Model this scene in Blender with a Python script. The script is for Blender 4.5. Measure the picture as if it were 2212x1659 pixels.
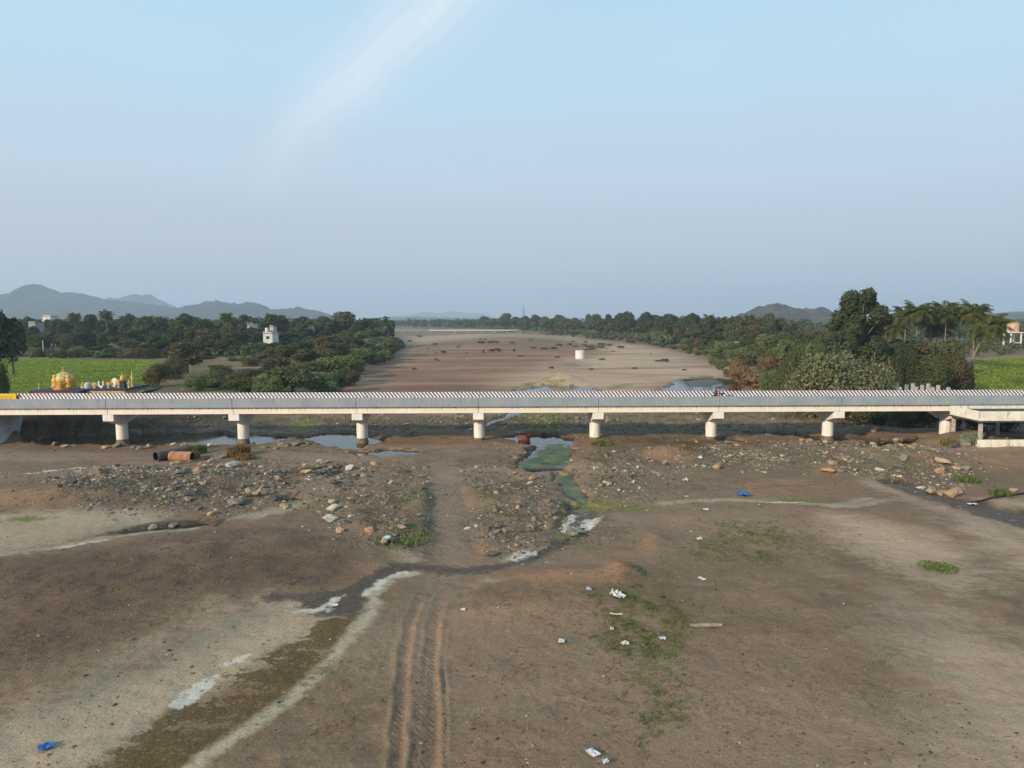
import bpy, bmesh, math, random
import numpy as np
from mathutils import Matrix, Vector
for o in list(bpy.data.objects): bpy.data.objects.remove(o)
scene = bpy.context.scene
R = math.radians
# ------------------------------------------------------------------ camera
FPX, PW, PH = 710.0, 1024.0, 768.0
CAMZ = 16.8
PITCH = math.atan(64/FPX)
ROLL = 0.0023
_F = np.array([0, math.cos(PITCH), -math.sin(PITCH)])
_R0 = np.array([1.0, 0, 0]); _U0 = np.array([0, math.sin(PITCH), math.cos(PITCH)])
_Rt = _R0*math.cos(ROLL) - _U0*math.sin(ROLL)
_Up = _U0*math.cos(ROLL) + _R0*math.sin(ROLL)
cam = bpy.data.cameras.new('camera'); camo = bpy.data.objects.new('camera', cam)
scene.collection.objects.link(camo)
cam.sensor_width = 36; cam.lens = 36*FPX/PW; cam.clip_start = 0.5; cam.clip_end = 40000
camo.matrix_world = Matrix(((_Rt[0], _Up[0], -_F[0], 0), (_Rt[1], _Up[1], -_F[1], 0), (_Rt[2], _Up[2], -_F[2], CAMZ), (0, 0, 0, 1)))
scene.camera = camo
# ------------------------------------------------------------------ sky and sun
SUN_EL, SUN_AZ = R(22), R(227)      # azimuth clockwise from +Y: sun stands behind the camera on the left
to_sun = Vector((math.sin(SUN_AZ)*math.cos(SUN_EL), math.cos(SUN_AZ)*math.cos(SUN_EL), math.sin(SUN_EL)))
world = bpy.data.worlds.new('World'); scene.world = world; world.use_nodes = True
wn = world.node_tree.nodes; wl = world.node_tree.links; wn.clear()
def wnode(t, **k):
    n = wn.new(t)
    for a, b in k.items(): setattr(n, a, b)
    return n
sky = wnode('ShaderNodeTexSky', sky_type='NISHITA', sun_disc=False)
sky.sun_elevation = SUN_EL; sky.sun_rotation = SUN_AZ
sky.air_density = 1.0; sky.dust_density = 1.2; sky.ozone_density = 1.6
tc = wnode('ShaderNodeTexCoord'); sep = wnode('ShaderNodeSeparateXYZ'); wl.new(tc.outputs['Generated'], sep.inputs[0])
def wmath(op, a, b=None, clamp=False):
    n = wnode('ShaderNodeMath', operation=op, use_clamp=clamp)
    for i, v in enumerate((a, b)):
        if v is None: continue
        if isinstance(v, (int, float)): n.inputs[i].default_value = v
        else: wl.new(v, n.inputs[i])
    return n.outputs[0]
def wmix(fac, a, b, typ='MIX'):
    n = wnode('ShaderNodeMix', data_type='RGBA', blend_type=typ)
    for s, v in ((n.inputs[0], fac), (n.inputs[6], a), (n.inputs[7], b)):
        if hasattr(v, 'links') or hasattr(v, 'is_output'): wl.new(v, s)
        elif isinstance(v, (int, float)): s.default_value = v
        else: s.default_value = (*v, 1)
    return n.outputs[2]
# dusty dry-season air: pale blue overhead that greys towards the horizon, the same all the way round
ramp = wnode('ShaderNodeValToRGB'); wl.new(sep.outputs[2], ramp.inputs[0])
cr = ramp.color_ramp; cr.interpolation = 'EASE'
SKYK = 10.0
stops = [(0.0, (0.56, 0.60, 0.69)), (0.05, (0.57, 0.62, 0.72)), (0.12, (0.60, 0.68, 0.79)), (0.20, (0.63, 0.78, 0.90)), (0.32, (0.58, 0.85, 1.02)), (0.46, (0.48, 0.81, 1.04)), (1.0, (0.3, 0.56, 0.86))]
while len(cr.elements) < len(stops): cr.elements.new(0.5)
for e, (p, c) in zip(cr.elements, stops): e.position = p; e.color = (*c, 1)
dust = wmix(1.0, ramp.outputs[0], (SKYK, SKYK, SKYK), 'MULTIPLY')
base = wmix(0.86, sky.outputs[0], dust)
# one broad streak of thin cirrus high over the river
nv = wnode('ShaderNodeTexNoise'); nv.inputs['Scale'].default_value = 9.0; nv.inputs['Detail'].default_value = 6
wl.new(tc.outputs['Generated'], nv.inputs['Vector'])
inv = wmath('DIVIDE', 1.0, wmath('MAXIMUM', sep.outputs[1], 0.05))
ax = wmath('MULTIPLY', sep.outputs[0], inv); az = wmath('MULTIPLY', sep.outputs[2], inv)
# streak axis through (ax,az) = (-0.315,0.235) and (-0.06,0.47)
dxs, dzs = 0.255, 0.235; L = math.hypot(dxs, dzs); ux, uz = dxs/L, dzs/L
rx = wmath('ADD', ax, 0.315); rz = wmath('SUBTRACT', az, 0.235)
al = wmath('ADD', wmath('MULTIPLY', rx, ux), wmath('MULTIPLY', rz, uz))
ac = wmath('ADD', wmath('MULTIPLY', rx, -uz), wmath('MULTIPLY', rz, ux))
ac = wmath('ADD', ac, wmath('MULTIPLY', wmath('SUBTRACT', nv.outputs[0], 0.5), 0.085))
ac = wmath('ADD', ac, wmath('MULTIPLY', wmath('MULTIPLY', wmath('SUBTRACT', al, 0.17), wmath('SUBTRACT', al, 0.17)), 0.10))
wid = wmath('MAXIMUM', wmath('ADD', 0.034, wmath('MULTIPLY', al, 0.055)), 0.02)
g = wmath('DIVIDE', ac, wid); g = wmath('POWER', 2.718, wmath('MULTIPLY', wmath('MULTIPLY', g, g), -0.9))
mr = wnode('ShaderNodeMapRange', interpolation_type='SMOOTHSTEP'); wl.new(al, mr.inputs[0])
mr.inputs[1].default_value = -0.12; mr.inputs[2].default_value = 0.15
front = wnode('ShaderNodeMapRange', interpolation_type='SMOOTHSTEP'); wl.new(sep.outputs[1], front.inputs[0]); front.inputs[1].default_value = 0.3; front.inputs[2].default_value = 0.6
# fibres drawn out along the streak
fb_v = wnode('ShaderNodeCombineXYZ'); wl.new(wmath('MULTIPLY', al, 3.0), fb_v.inputs[0]); wl.new(wmath('MULTIPLY', ac, 42.0), fb_v.inputs[1])
fbn = wnode('ShaderNodeTexNoise'); fbn.inputs['Scale'].default_value = 1.6; fbn.inputs['Detail'].default_value = 6; wl.new(fb_v.outputs[0], fbn.inputs['Vector'])
g = wmath('MULTIPLY', g, wmath('ADD', 0.35, wmath('MULTIPLY', fbn.outputs[0], 1.3)))
cf = wmath('MULTIPLY', wmath('MULTIPLY', g, mr.outputs[0]), wmath('MULTIPLY', front.outputs[0], 0.55), True)
# wide thin veil on the left half
nv2 = wnode('ShaderNodeTexNoise'); nv2.inputs['Scale'].default_value = 1.6; nv2.inputs['Detail'].default_value = 4
wl.new(tc.outputs['Generated'], nv2.inputs['Vector'])
mv = wnode('ShaderNodeMapRange', interpolation_type='SMOOTHSTEP'); wl.new(nv2.outputs[0], mv.inputs[0]); mv.inputs[1].default_value = 0.42; mv.inputs[2].default_value = 0.7; mv.inputs[4].default_value = 0.22
base = wmix(mv.outputs[0], base, (0.56*SKYK, 0.65*SKYK, 0.76*SKYK))
col = wmix(cf, base, (0.86*SKYK, 0.92*SKYK, 0.97*SKYK))
bg = wnode('ShaderNodeBackground'); bg.inputs[1].default_value = 0.1; wl.new(col, bg.inputs[0])
wo = wnode('ShaderNodeOutputWorld'); wl.new(bg.outputs[0], wo.inputs[0])
sl = bpy.data.lights.new('sun', 'SUN'); sl.energy = 4.5; sl.angle = R(2.0); sl.color = (1.0, 0.83, 0.62)
so = bpy.data.objects.new('sun', sl); scene.collection.objects.link(so); so.rotation_euler = to_sun.to_track_quat('Z', 'Y').to_euler()
so.location = (-60, -60, 60)
vs = scene.view_settings; vs.view_transform = 'Standard'; vs.look = 'None'; vs.exposure = 0; vs.gamma = 1; vs.use_curve_mapping = False
cy = scene.cycles; cy.use_denoising = True; cy.max_bounces = 6; cy.diffuse_bounces = 3; cy.glossy_bounces = 3; cy.transmission_bounces = 3; cy.volume_bounces = 2; cy.transparent_max_bounces = 6
cy.use_adaptive_sampling = True; cy.adaptive_threshold = 0.01; cy.caustics_reflective = False; cy.caustics_refractive = False
try: cy.denoiser = 'OPENIMAGEDENOISE'
except Exception: pass

# ------------------------------------------------------------------ helpers
DS = 1024/2212.0          # the photograph was measured on a 2212 x 1659 print
def ray(x, y):
    px, py = x*DS, y*DS
    return _F + (px-512)/FPX*_Rt - (py-384)/FPX*_Up
def gp(x, y, z=0.0):
    d = ray(x, y); t = (z-CAMZ)/d[2]
    return np.array([d[0]*t, d[1]*t, z])
def dp(x, y, Y):
    d = ray(x, y); t = Y/d[1]
    return np.array([d[0]*t, Y, CAMZ+d[2]*t])
def gpl(pts, z=0.0): return np.array([gp(a, b, z)[:2] for a, b in pts])
C = scene.collection
def link(o, parent=None):
    C.objects.link(o)
    if parent is not None: o.parent = parent
    return o
def mesh_np(name, V, F, smooth=False):
    me = bpy.data.meshes.new(name)
    V = np.asarray(V, dtype=np.float32)
    if isinstance(F, np.ndarray):
        n, k = F.shape
        me.vertices.add(len(V)); me.vertices.foreach_set('co', V.ravel())
        me.loops.add(n*k); me.loops.foreach_set('vertex_index', F.astype(np.int32).ravel())
        me.polygons.add(n); me.polygons.foreach_set('loop_start', np.arange(n, dtype=np.int32)*k)
        try: me.polygons.foreach_set('loop_total', np.full(n, k, dtype=np.int32))
        except Exception: pass
        me.update(calc_edges=True)
    else:
        me.from_pydata([tuple(map(float, v)) for v in V], [], F); me.update()
    if smooth: me.polygons.foreach_set('use_smooth', np.ones(len(me.polygons), dtype=bool))
    return me
class MB:
    def __init__(s): s.v = []; s.f = []
    def add(s, V, F):
        n = len(s.v); s.v += [tuple(map(float, p)) for p in V]; s.f += [[i+n for i in f] for f in F]; return s
    def box(s, x0, x1, y0, y1, z0, z1, bev=0.0):
        V = [(x0, y0, z0), (x1, y0, z0), (x1, y1, z0), (x0, y1, z0), (x0, y0, z1), (x1, y0, z1), (x1, y1, z1), (x0, y1, z1)]
        F = [(0, 3, 2, 1), (4, 5, 6, 7), (0, 1, 5, 4), (1, 2, 6, 5), (2, 3, 7, 6), (3, 0, 4, 7)]
        return s.add(V, F)
    def prism(s, prof, x0, x1):      # profile in (y,z), extruded along x
        n = len(prof); V = [(x0, a, b) for a, b in prof]+[(x1, a, b) for a, b in prof]
        F = [tuple(range(n))[::-1], tuple(range(n, 2*n))]+[(i, (i+1) % n, n+(i+1) % n, n+i) for i in range(n)]
        return s.add(V, F)
    def lathe(s, prof, cx=0, cy=0, n=16, cap=True):   # profile (r,z)
        V = []; F = []
        for r, z in prof:
            for i in range(n):
                a = 2*math.pi*i/n; V.append((cx+r*math.cos(a), cy+r*math.sin(a), z))
        for k in range(len(prof)-1):
            for i in range(n): F.append((k*n+i, k*n+(i+1) % n, (k+1)*n+(i+1) % n, (k+1)*n+i))
        if cap:
            F.append(tuple(range(n))[::-1]); F.append(tuple(range((len(prof)-1)*n, len(prof)*n)))
        return s.add(V, F)
    def tube(s, pts, rad, n=8, cap=True):
        pts = [Vector(p) for p in pts]; V = []; F = []
        if not hasattr(rad, '__len__'): rad = [rad]*len(pts)
        for k, p in enumerate(pts):
            t = (pts[min(k+1, len(pts)-1)]-pts[max(k-1, 0)]).normalized()
            a = Vector((0, 0, 1)) if abs(t.z) < 0.9 else Vector((1, 0, 0))
            u = t.cross(a).normalized(); w = t.cross(u).normalized()
            for i in range(n):
                q = 2*math.pi*i/n; V.append(p+(u*math.cos(q)+w*math.sin(q))*rad[k])
        for k in range(len(pts)-1):
            for i in range(n): F.append((k*n+i, (k+1)*n+i, (k+1)*n+(i+1) % n, k*n+(i+1) % n))
        if cap: F.append(tuple(range(n))); F.append(tuple(range((len(pts)-1)*n, len(pts)*n))[::-1])
        return s.add(V, F)
    def mesh(s, name, m=None, smooth=False):
        me = mesh_np(name, s.v, s.f, smooth)
        bm = bmesh.new(); bm.from_mesh(me); bmesh.ops.recalc_face_normals(bm, faces=bm.faces); bm.to_mesh(me); bm.free()
        if smooth: me.polygons.foreach_set('use_smooth', np.ones(len(me.polygons), dtype=bool))
        if m: me.materials.append(m)
        return me
    def build(s, name, m, parent=None, smooth=False, bevel=0.0):
        o = bpy.data.objects.new(name, s.mesh(name, m, smooth)); link(o, parent)
        if bevel:
            b = o.modifiers.new('bevel', 'BEVEL'); b.width = bevel; b.segments = 2; b.limit_method = 'ANGLE'
        if smooth:
            try: o.data.set_sharp_from_angle(angle=R(40))
            except Exception: pass
        return o
def tag(o, label=None, cat=None, group=None, kind=None):
    for k, v in (('label', label), ('category', cat), ('group', group), ('kind', kind)):
        if v: o[k] = v
    return o
def thing(name, label, cat, loc=(0, 0, 0), rz=0.0, group=None):
    o = bpy.data.objects.new(name, None); C.objects.link(o); o.location = [float(q) for q in loc]; o.rotation_euler = (0, 0, rz)
    o.empty_display_size = 0.3
    return tag(o, label, cat, group)
# ---- noise
def _hash(ix, iy, seed):
    h = (ix.astype(np.int64)*374761393 + iy.astype(np.int64)*668265263 + seed*974634777) & 0x7fffffff
    h = ((h ^ (h >> 13))*1274126177) & 0x7fffffff
    return ((h ^ (h >> 16)) & 0xffff)/65535.0
def vnoise(x, y, seed=0):
    ix = np.floor(x); iy = np.floor(y); fx = x-ix; fy = y-iy
    fx = fx*fx*(3-2*fx); fy = fy*fy*(3-2*fy)
    a = _hash(ix, iy, seed); b = _hash(ix+1, iy, seed); c = _hash(ix, iy+1, seed); d = _hash(ix+1, iy+1, seed)
    return (a+(b-a)*fx)+((c+(d-c)*fx)-(a+(b-a)*fx))*fy
def fbm(x, y, seed=0, oct=4):
    s = 0; a = 0.5; t = 0
    for k in range(oct):
        s = s+a*vnoise(x, y, seed+k*17); t += a; a *= 0.5; x = x*2.03+11.3; y = y*2.03-7.1
    return s/t
def sstep(a, b, x):
    t = np.clip((x-a)/(b-a), 0, 1); return t*t*(3-2*t)
def sdist_poly(P, X, Y):      # signed distance, positive inside
    P = np.asarray(P); d2 = np.full(X.shape, 1e18); ins = np.zeros(X.shape, dtype=bool)
    n = len(P)
    for i in range(n):
        ax, ay = P[i]; bx, by = P[(i+1) % n]; ex, ey = bx-ax, by-ay
        t = np.clip(((X-ax)*ex+(Y-ay)*ey)/(ex*ex+ey*ey+1e-12), 0, 1)
        d2 = np.minimum(d2, (X-ax-t*ex)**2+(Y-ay-t*ey)**2)
        if abs(ey) > 1e-9:
            c = ((ay > Y) != (by > Y)) & (X < (ex*(Y-ay)/ey+ax)); ins ^= c
    d = np.sqrt(d2); return np.where(ins, d, -d)
def dist_line(P, X, Y, closed=False):
    P = np.asarray(P); d2 = np.full(X.shape, 1e18)
    for i in range(len(P)-1):
        ax, ay = P[i]; bx, by = P[i+1]; ex, ey = bx-ax, by-ay
        t = np.clip(((X-ax)*ex+(Y-ay)*ey)/(ex*ex+ey*ey+1e-12), 0, 1)
        d2 = np.minimum(d2, (X-ax-t*ex)**2+(Y-ay-t*ey)**2)
    return np.sqrt(d2)
# ---- materials
def srgb(r, g, b):
    f = lambda c: (c/255/12.92 if c/255 <= 0.04045 else ((c/255+0.055)/1.055)**2.4)
    return (f(r), f(g), f(b))
class NT:
    def __init__(s, name):
        s.m = bpy.data.materials.new(name); s.m.use_nodes = True; s.t = s.m.node_tree; s.n = s.t.nodes; s.l = s.t.links; s.n.clear()
        s.out = s.n.new('ShaderNodeOutputMaterial'); s.b = s.n.new('ShaderNodeBsdfPrincipled'); s.l.new(s.b.outputs[0], s.out.inputs[0])
        s.b.inputs['Specular IOR Level'].default_value = 0.25
    def _set(s, sock, v):
        if isinstance(v, bpy.types.NodeSocket): s.l.new(v, sock)
        elif isinstance(v, (int, float)): sock.default_value = v
        elif len(v) == 3 and sock.type == 'RGBA': sock.default_value = (*v, 1)
        else: sock.default_value = v
    def noise(s, scale, detail=3, vec=None, rough=0.55, out=0):
        n = s.n.new('ShaderNodeTexNoise'); n.inputs['Scale'].default_value = scale; n.inputs['Detail'].default_value = detail; n.inputs['Roughness'].default_value = rough
        if vec is not None: s.l.new(vec, n.inputs['Vector'])
        return n.outputs[out]
    def math(s, op, a, b=None, clamp=False):
        n = s.n.new('ShaderNodeMath'); n.operation = op; n.use_clamp = clamp; s._set(n.inputs[0], a)
        if b is not None: s._set(n.inputs[1], b)
        return n.outputs[0]
    def rng(s, v, a, b, c=0.0, d=1.0, smooth=True):
        n = s.n.new('ShaderNodeMapRange'); n.interpolation_type = 'SMOOTHSTEP' if smooth else 'LINEAR'
        for i, q in enumerate((v, a, b, c, d)): s._set(n.inputs[i], q)
        return n.outputs[0]
    def mix(s, f, a, b, typ='MIX'):
        n = s.n.new('ShaderNodeMix'); n.data_type = 'RGBA'; n.blend_type = typ
        s._set(n.inputs[0], f); s._set(n.inputs[6], a); s._set(n.inputs[7], b); return n.outputs[2]
    def attr(s, name):
        n = s.n.new('ShaderNodeAttribute'); n.attribute_name = name; return n.outputs['Fac']
    def pos(s): return s.n.new('ShaderNodeNewGeometry').outputs['Position']
    def obj(s): return s.n.new('ShaderNodeTexCoord').outputs['Object']
    def scalev(s, v, sc):
        n = s.n.new('ShaderNodeVectorMath'); n.operation = 'MULTIPLY'; s.l.new(v, n.inputs[0]); n.inputs[1].default_value = sc; return n.outputs[0]
    def bump(s, h, strength=0.3, dist=0.05):
        n = s.n.new('ShaderNodeBump'); n.inputs['Strength'].default_value = strength; n.inputs['Distance'].default_value = dist; s._set(n.inputs['Height'], h)
        s.l.new(n.outputs[0], s.b.inputs['Normal'])
    def fin(s, color, rough=0.85, spec=None, metal=None):
        s._set(s.b.inputs['Base Color'], color); s._set(s.b.inputs['Roughness'], rough)
        if spec is not None: s.b.inputs['Specular IOR Level'].default_value = spec
        if metal is not None: s.b.inputs['Metallic'].default_value = metal
        return s.m
def simple(name, c, rough=0.8, var=0.18, scale=2.0, bump=0.0, spec=0.25, metal=0.0, world=False):
    t = NT(name); v = t.pos() if world else t.obj()
    n = t.noise(scale, 5, v); n2 = t.noise(scale*7, 3, v)
    dark = tuple(q*(1-var*1.6) for q in c); lite = tuple(min(1, q*(1+var)) for q in c)
    col = t.mix(t.rng(n, 0.3, 0.7), dark, lite); col = t.mix(t.rng(n2, 0.55, 0.75, 0, 0.35), col, tuple(q*(1-var*2) for q in c))
    if bump: t.bump(t.math('ADD', n, t.math('MULTIPLY', n2, 0.4)), bump, 0.05)
    return t.fin(col, rough, spec, metal)
# ------------------------------------------------------------------ terrain
RIVER = [(-400, -80), (-400, 75), (-110, 86), (-70, 96), (-56, 106), (-47, 118), (-42, 135), (-41, 174), (-50, 260), (-71, 463), (-118, 700), (-200, 1050), (-420, 1600), (-700, 2200),
         (-560, 2250), (-330, 1700), (-90, 1180), (15, 900), (64, 680), (90, 463), (86, 317), (60, 190), (52, 135), (58, 118), (66, 112), (78, 108), (110, 100), (400, 80), (400, -80)]
WL = -0.28
def P(pts, z=0.0): return gpl(pts, z)
POOLS = [  # (polygon on the print, depth, softness)
    ([(40, 950), (160, 937), (330, 931), (480, 933), (600, 938), (650, 940), (640, 950), (560, 957), (420, 960), (250, 958), (120, 958)], 0.6, 1.2),
    ([(648, 946), (690, 933), (760, 931), (815, 942), (838, 949), (800, 957), (770, 968), (730, 966), (690, 958)], 0.6, 0.8),
    ([(770, 974), (830, 968), (905, 970), (895, 981), (840, 984), (780, 985)], 0.5, 0.6),
    ([(985, 928), (1010, 917), (1040, 912), (1070, 902), (1120, 880), (1150, 868), (1175, 870), (1130, 890), (1090, 908), (1060, 918), (1030, 926)], 0.5, 0.8),
    ([(1090, 942), (1120, 936), (1165, 936), (1215, 938), (1242, 948), (1240, 962), (1236, 980), (1230, 1000), (1222, 1016), (1190, 1018), (1150, 1016), (1112, 1012), (1118, 995), (1140, 978), (1160, 962), (1120, 954)], 0.6, 0.7),
    ([(1196, 1020), (1238, 1024), (1256, 1052), (1268, 1076), (1262, 1085), (1236, 1080), (1212, 1056), (1200, 1036)], 0.5, 0.5),
    ([(1222, 1090), (1262, 1086), (1298, 1096), (1300, 1118), (1275, 1140), (1240, 1152), (1212, 1146), (1206, 1122)], -0.04, 0.5),
    ([(1418, 842), (1446, 832), (1478, 816), (1530, 811), (1575, 817), (1602, 826), (1602, 868), (1560, 868), (1520, 850), (1460, 848)], 0.7, 1.2),
    ([(1110, 842), (1180, 830), (1260, 834), (1300, 842), (1240, 858), (1150, 862)], 0.5, 2.0),
    ([(1545, 948), (1570, 944), (1620, 951), (1606, 957), (1560, 955)], 0.12, 0.5),
    ([(1600, 935), (1650, 930), (1700, 932), (1745, 936), (1790, 942), (1860, 940), (1880, 950), (1780, 952), (1700, 940), (1640, 938)], 0.16, 0.7),
    ([(1850, 955), (1900, 948), (2000, 942), (2080, 940), (2090, 950), (2000, 958), (1920, 966), (1870, 966)], 0.6, 0.8),
    ([(1888, 1036), (1930, 1033), (1990, 1046), (2050, 1062), (2100, 1078), (2160, 1092), (2260, 1108), (2300, 1150), (2212, 1140), (2150, 1122), (2080, 1100), (1990, 1070), (1930, 1052)], -0.07, 0.6),
    ([(235, 1152), (300, 1138), (350, 1132), (410, 1126), (455, 1124), (490, 1128), (470, 1138), (400, 1142), (330, 1143), (270, 1155)], 0.08, 0.4),
    ([(690, 1022), (735, 1010), (752, 1018), (742, 1028), (690, 1034)], 0.14, 0.4),
    ([(596, 1076), (640, 1070), (668, 1074), (650, 1084), (606, 1086)], 0.12, 0.4),
]
POOLW = [(P(p), d, s) for p, d, s in POOLS]
ISLETS = [([(1480, 822), (1545, 817), (1560, 826), (1500, 834)], 2.0), ([(1540, 834), (1585, 830), (1575, 838)], 1.5)]
ISLETW = [(P(p), s) for p, s in ISLETS]
# mounds: (print x, print y, radius x, radius y, height)
MOUNDS = [(1430, 985, 4.5, 2.2, 1.1), (1320, 1010, 5, 3.5, 0.7), (1990, 1003, 5.0, 2.5, 1.3), (2090, 962, 5, 3, 1.0), (1880, 935, 4, 2, 1.0), (2160, 1000, 6, 3, 0.9), (1795, 1020, 1.6, 1.4, 0.8),
          (630, 962, 3.2, 2.4, 0.8), (260, 1020, 5, 2.5, 0.6), (170, 1075, 13, 4, 0.9), (480, 1040, 9, 4, 0.7), (840, 1075, 8, 4.5, 0.55), (1080, 1085, 6, 5, 0.6), (850, 1150, 3.5, 2.6, 0.6), (1080, 1170, 3.5, 2.6, 0.5),
          (1250, 1245, 5.5, 1.4, 0.45), (1340, 1240, 1.0, 2.0, 0.4), (1410, 1165, 1.2, 3.2, 0.4), (1180, 1300, 7, 3.5, 0.35), (600, 1190, 12, 5, 0.5), (250, 1270, 14, 6, 0.55),
          (1215, 824, 5, 5, 2.4), (1030, 745, 40, 60, 1.0), (1150, 735, 30, 60, 1.3), (1130, 972, 3, 2, 0.5), (1185, 1013, 2.6, 0.35, 0.55), (2150, 965, 12, 6, 0.9), (1600, 870, 20, 12, 0.9), (1500, 885, 15, 8, 0.6)]
MOUNDW = []
for a, b, rx, ry, h in MOUNDS:
    c = gp(a, b); MOUNDW.append((c[0], c[1], rx, ry, h))
def pl1024(pts): return np.array([gp(a/DS, b/DS)[:2] for a, b in pts])
RUTS = [(pl1024([(396.8, 790), (396.8, 767), (398, 719), (401.6, 683), (404, 647), (411, 620), (421, 600)]), 0.27, 0.09), (pl1024([(429, 790), (429.3, 767), (431.7, 707), (430.5, 659), (434, 620), (441, 598)]), 0.30, 0.10),
        (pl1024([(413, 780), (419.7, 707), (422, 683), (424, 660)]), 0.2, 0.045), (pl1024([(444, 768), (446, 720), (447, 695), (444, 670)]), 0.10, 0.06)]
RIDGES = [(pl1024([(404, 790), (405.2, 767), (411.2, 707), (412.5, 659), (417, 629), (424, 606)]), 0.17, 0.10), (pl1024([(441, 790), (441.4, 767), (442.6, 707), (439.6, 659), (443, 623), (448, 606)]), 0.15, 0.10), (pl1024([(444, 790), (446.5, 743), (450, 695), (445, 653), (449, 630)]), 0.13, 0.08),
          (pl1024([(388, 780), (391, 719), (395, 683), (398, 647), (404, 625)]), 0.12, 0.05)]
TRACK = P([(1010, 962), (962, 985), (962, 1040), (970, 1090), (978, 1150), (985, 1210), (965, 1260), (945, 1300)])
ROAD = P([(-120, 985), (0, 984), (200, 986), (400, 984), (560, 978), (700, 986), (860, 990), (962, 988), (1060, 975), (1110, 968)])
ROAD2 = P([(1900, 1000), (2040, 985), (2120, 980), (2260, 968)])
def river_sd(X, Y): return sdist_poly(RIVER, X, Y)
_cache = {}
def hz(X, Y, full=False):
    X = np.atleast_1d(np.asarray(X, float)); Y = np.atleast_1d(np.asarray(Y, float))
    wob = (fbm(X*0.05, Y*0.05, 3)-0.5)*10*sstep(110, 170, Y)
    sd = -river_sd(X, Y)+wob
    bank = 3.0*sstep(0, np.where((Y < 135) & (X < 0), 5.5, 13.0), sd)
    z = bank+(fbm(X*0.035, Y*0.025, 6)-0.5)*1.1*sstep(150, 220, Y)+(fbm(X*0.012, Y*0.012, 5)-0.5)*0.6*sstep(100, 160, Y)*1.3
    z = z+(fbm(X*0.09, Y*0.09, 8)-0.45)*0.30+(fbm(X*0.5, Y*0.5, 9, 3)-0.5)*0.11
    for cx, cy, rx, ry, h in MOUNDW:
        q = ((X-cx)/rx)**2+((Y-cy)/ry)**2
        z = z+h*np.exp(-q*1.1)*(0.8+0.4*vnoise(X*0.7, Y*0.7, 21))
    # rough broken ground on the rubble
    near = (Y < 130)
    if near.any():
        xs, ys = X[near], Y[near]; zz = z[near]
        rub = np.zeros(xs.shape)
        for p in RUBBLEW: rub = np.maximum(rub, sstep(-1.0, 1.5, sdist_poly(p, xs, ys)))
        zz = zz+rub*(fbm(xs*0.38, ys*0.38, 31, 5)-0.40)*0.95
        t = np.maximum(sstep(2.4, 1.2, dist_line(TRACK, xs, ys)), sstep(2.8, 1.4, dist_line(ROAD, xs, ys)))
        zz = zz*(1-t)+(0.10+(fbm(xs*0.5, ys*0.5, 33)-0.5)*0.12)*t
        zz = np.maximum(zz, -0.14)
        r = np.zeros(xs.shape)
        wx = (vnoise(xs*0.9, ys*0.9, 41)-0.5)*0.16
        for p, w, h in RUTS:
            d = dist_line(p, xs+wx, ys); r -= 0.6*h*np.exp(-(d/w)**4)
            s = np.minimum(np.abs(d-w*1.5), 9); r += 0.35*h*np.exp(-(s/0.12)**2)*(0.6+0.8*vnoise(xs*3, ys*1.5, 43))
        for p, w, h in RIDGES:
            d = dist_line(p, xs+wx, ys); r += 0.6*h*np.exp(-(d/w)**2)*(0.25+1.2*vnoise(xs*2.6, ys*1.6, 44))
        zz = zz+r*sstep(47, 38, ys)*(0.45+0.8*vnoise(xs*0.4, ys*0.22, 47))
        zz += sstep(96, 101, ys)*np.maximum(fbm(xs*0.3, ys*0.3, 16, 5)-0.45, -0.05)*0.9
        zz += (fbm(xs*1.7, ys*1.7, 12, 3)-0.5)*0.10+(fbm(xs*0.45, ys*0.45, 14, 4)-0.5)*0.14
        z[near] = zz
    for p, d, s in POOLW:
        b = (X > p[:, 0].min()-6) & (X < p[:, 0].max()+6) & (Y > p[:, 1].min()-6) & (Y < p[:, 1].max()+6)
        if b.any():
            k = sdist_poly(p, X[b], Y[b])+(fbm(X[b]*0.8, Y[b]*0.8, 51, 5)-0.5)*3.6*s
            t = sstep(-s*0.8, s*0.8, k); z[b] = z[b]*(1-t)+(WL-d*0.5+(fbm(X[b]*1.1, Y[b]*1.1, 57)-0.5)*0.22)*t
    for p, s in ISLETW:
        k = sdist_poly(p, X, Y); z = z+sstep(-s, s, k)*0.75
    if full: return z, sd
    return z
_G = {}
def GZ(x, y):      # height of the built ground sheet
    if not _G: return float(hz([x], [y])[0])
    i = int(np.clip(np.searchsorted(_G['y'], y)-1, 0, len(_G['y'])-2)); v = (y-_G['y'][i])/(_G['y'][i+1]-_G['y'][i])
    q = x/(max(y, 8)*0.93+13); j = int(np.clip(np.searchsorted(_G['u'], q)-1, 0, len(_G['u'])-2)); w = (q-_G['u'][j])/(_G['u'][j+1]-_G['u'][j])
    Z = _G['z']; return float((Z[i, j]*(1-w)+Z[i, j+1]*w)*(1-v)+(Z[i+1, j]*(1-w)+Z[i+1, j+1]*w)*v)
def ground_at(x, y):      # print position -> point on the ground
    z = 0.0
    for _ in range(6):
        p = gp(x, y, z); z = 0.5*z+0.5*GZ(p[0], p[1])
    p = gp(x, y, z); return np.array([p[0], p[1], GZ(p[0], p[1])])
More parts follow.
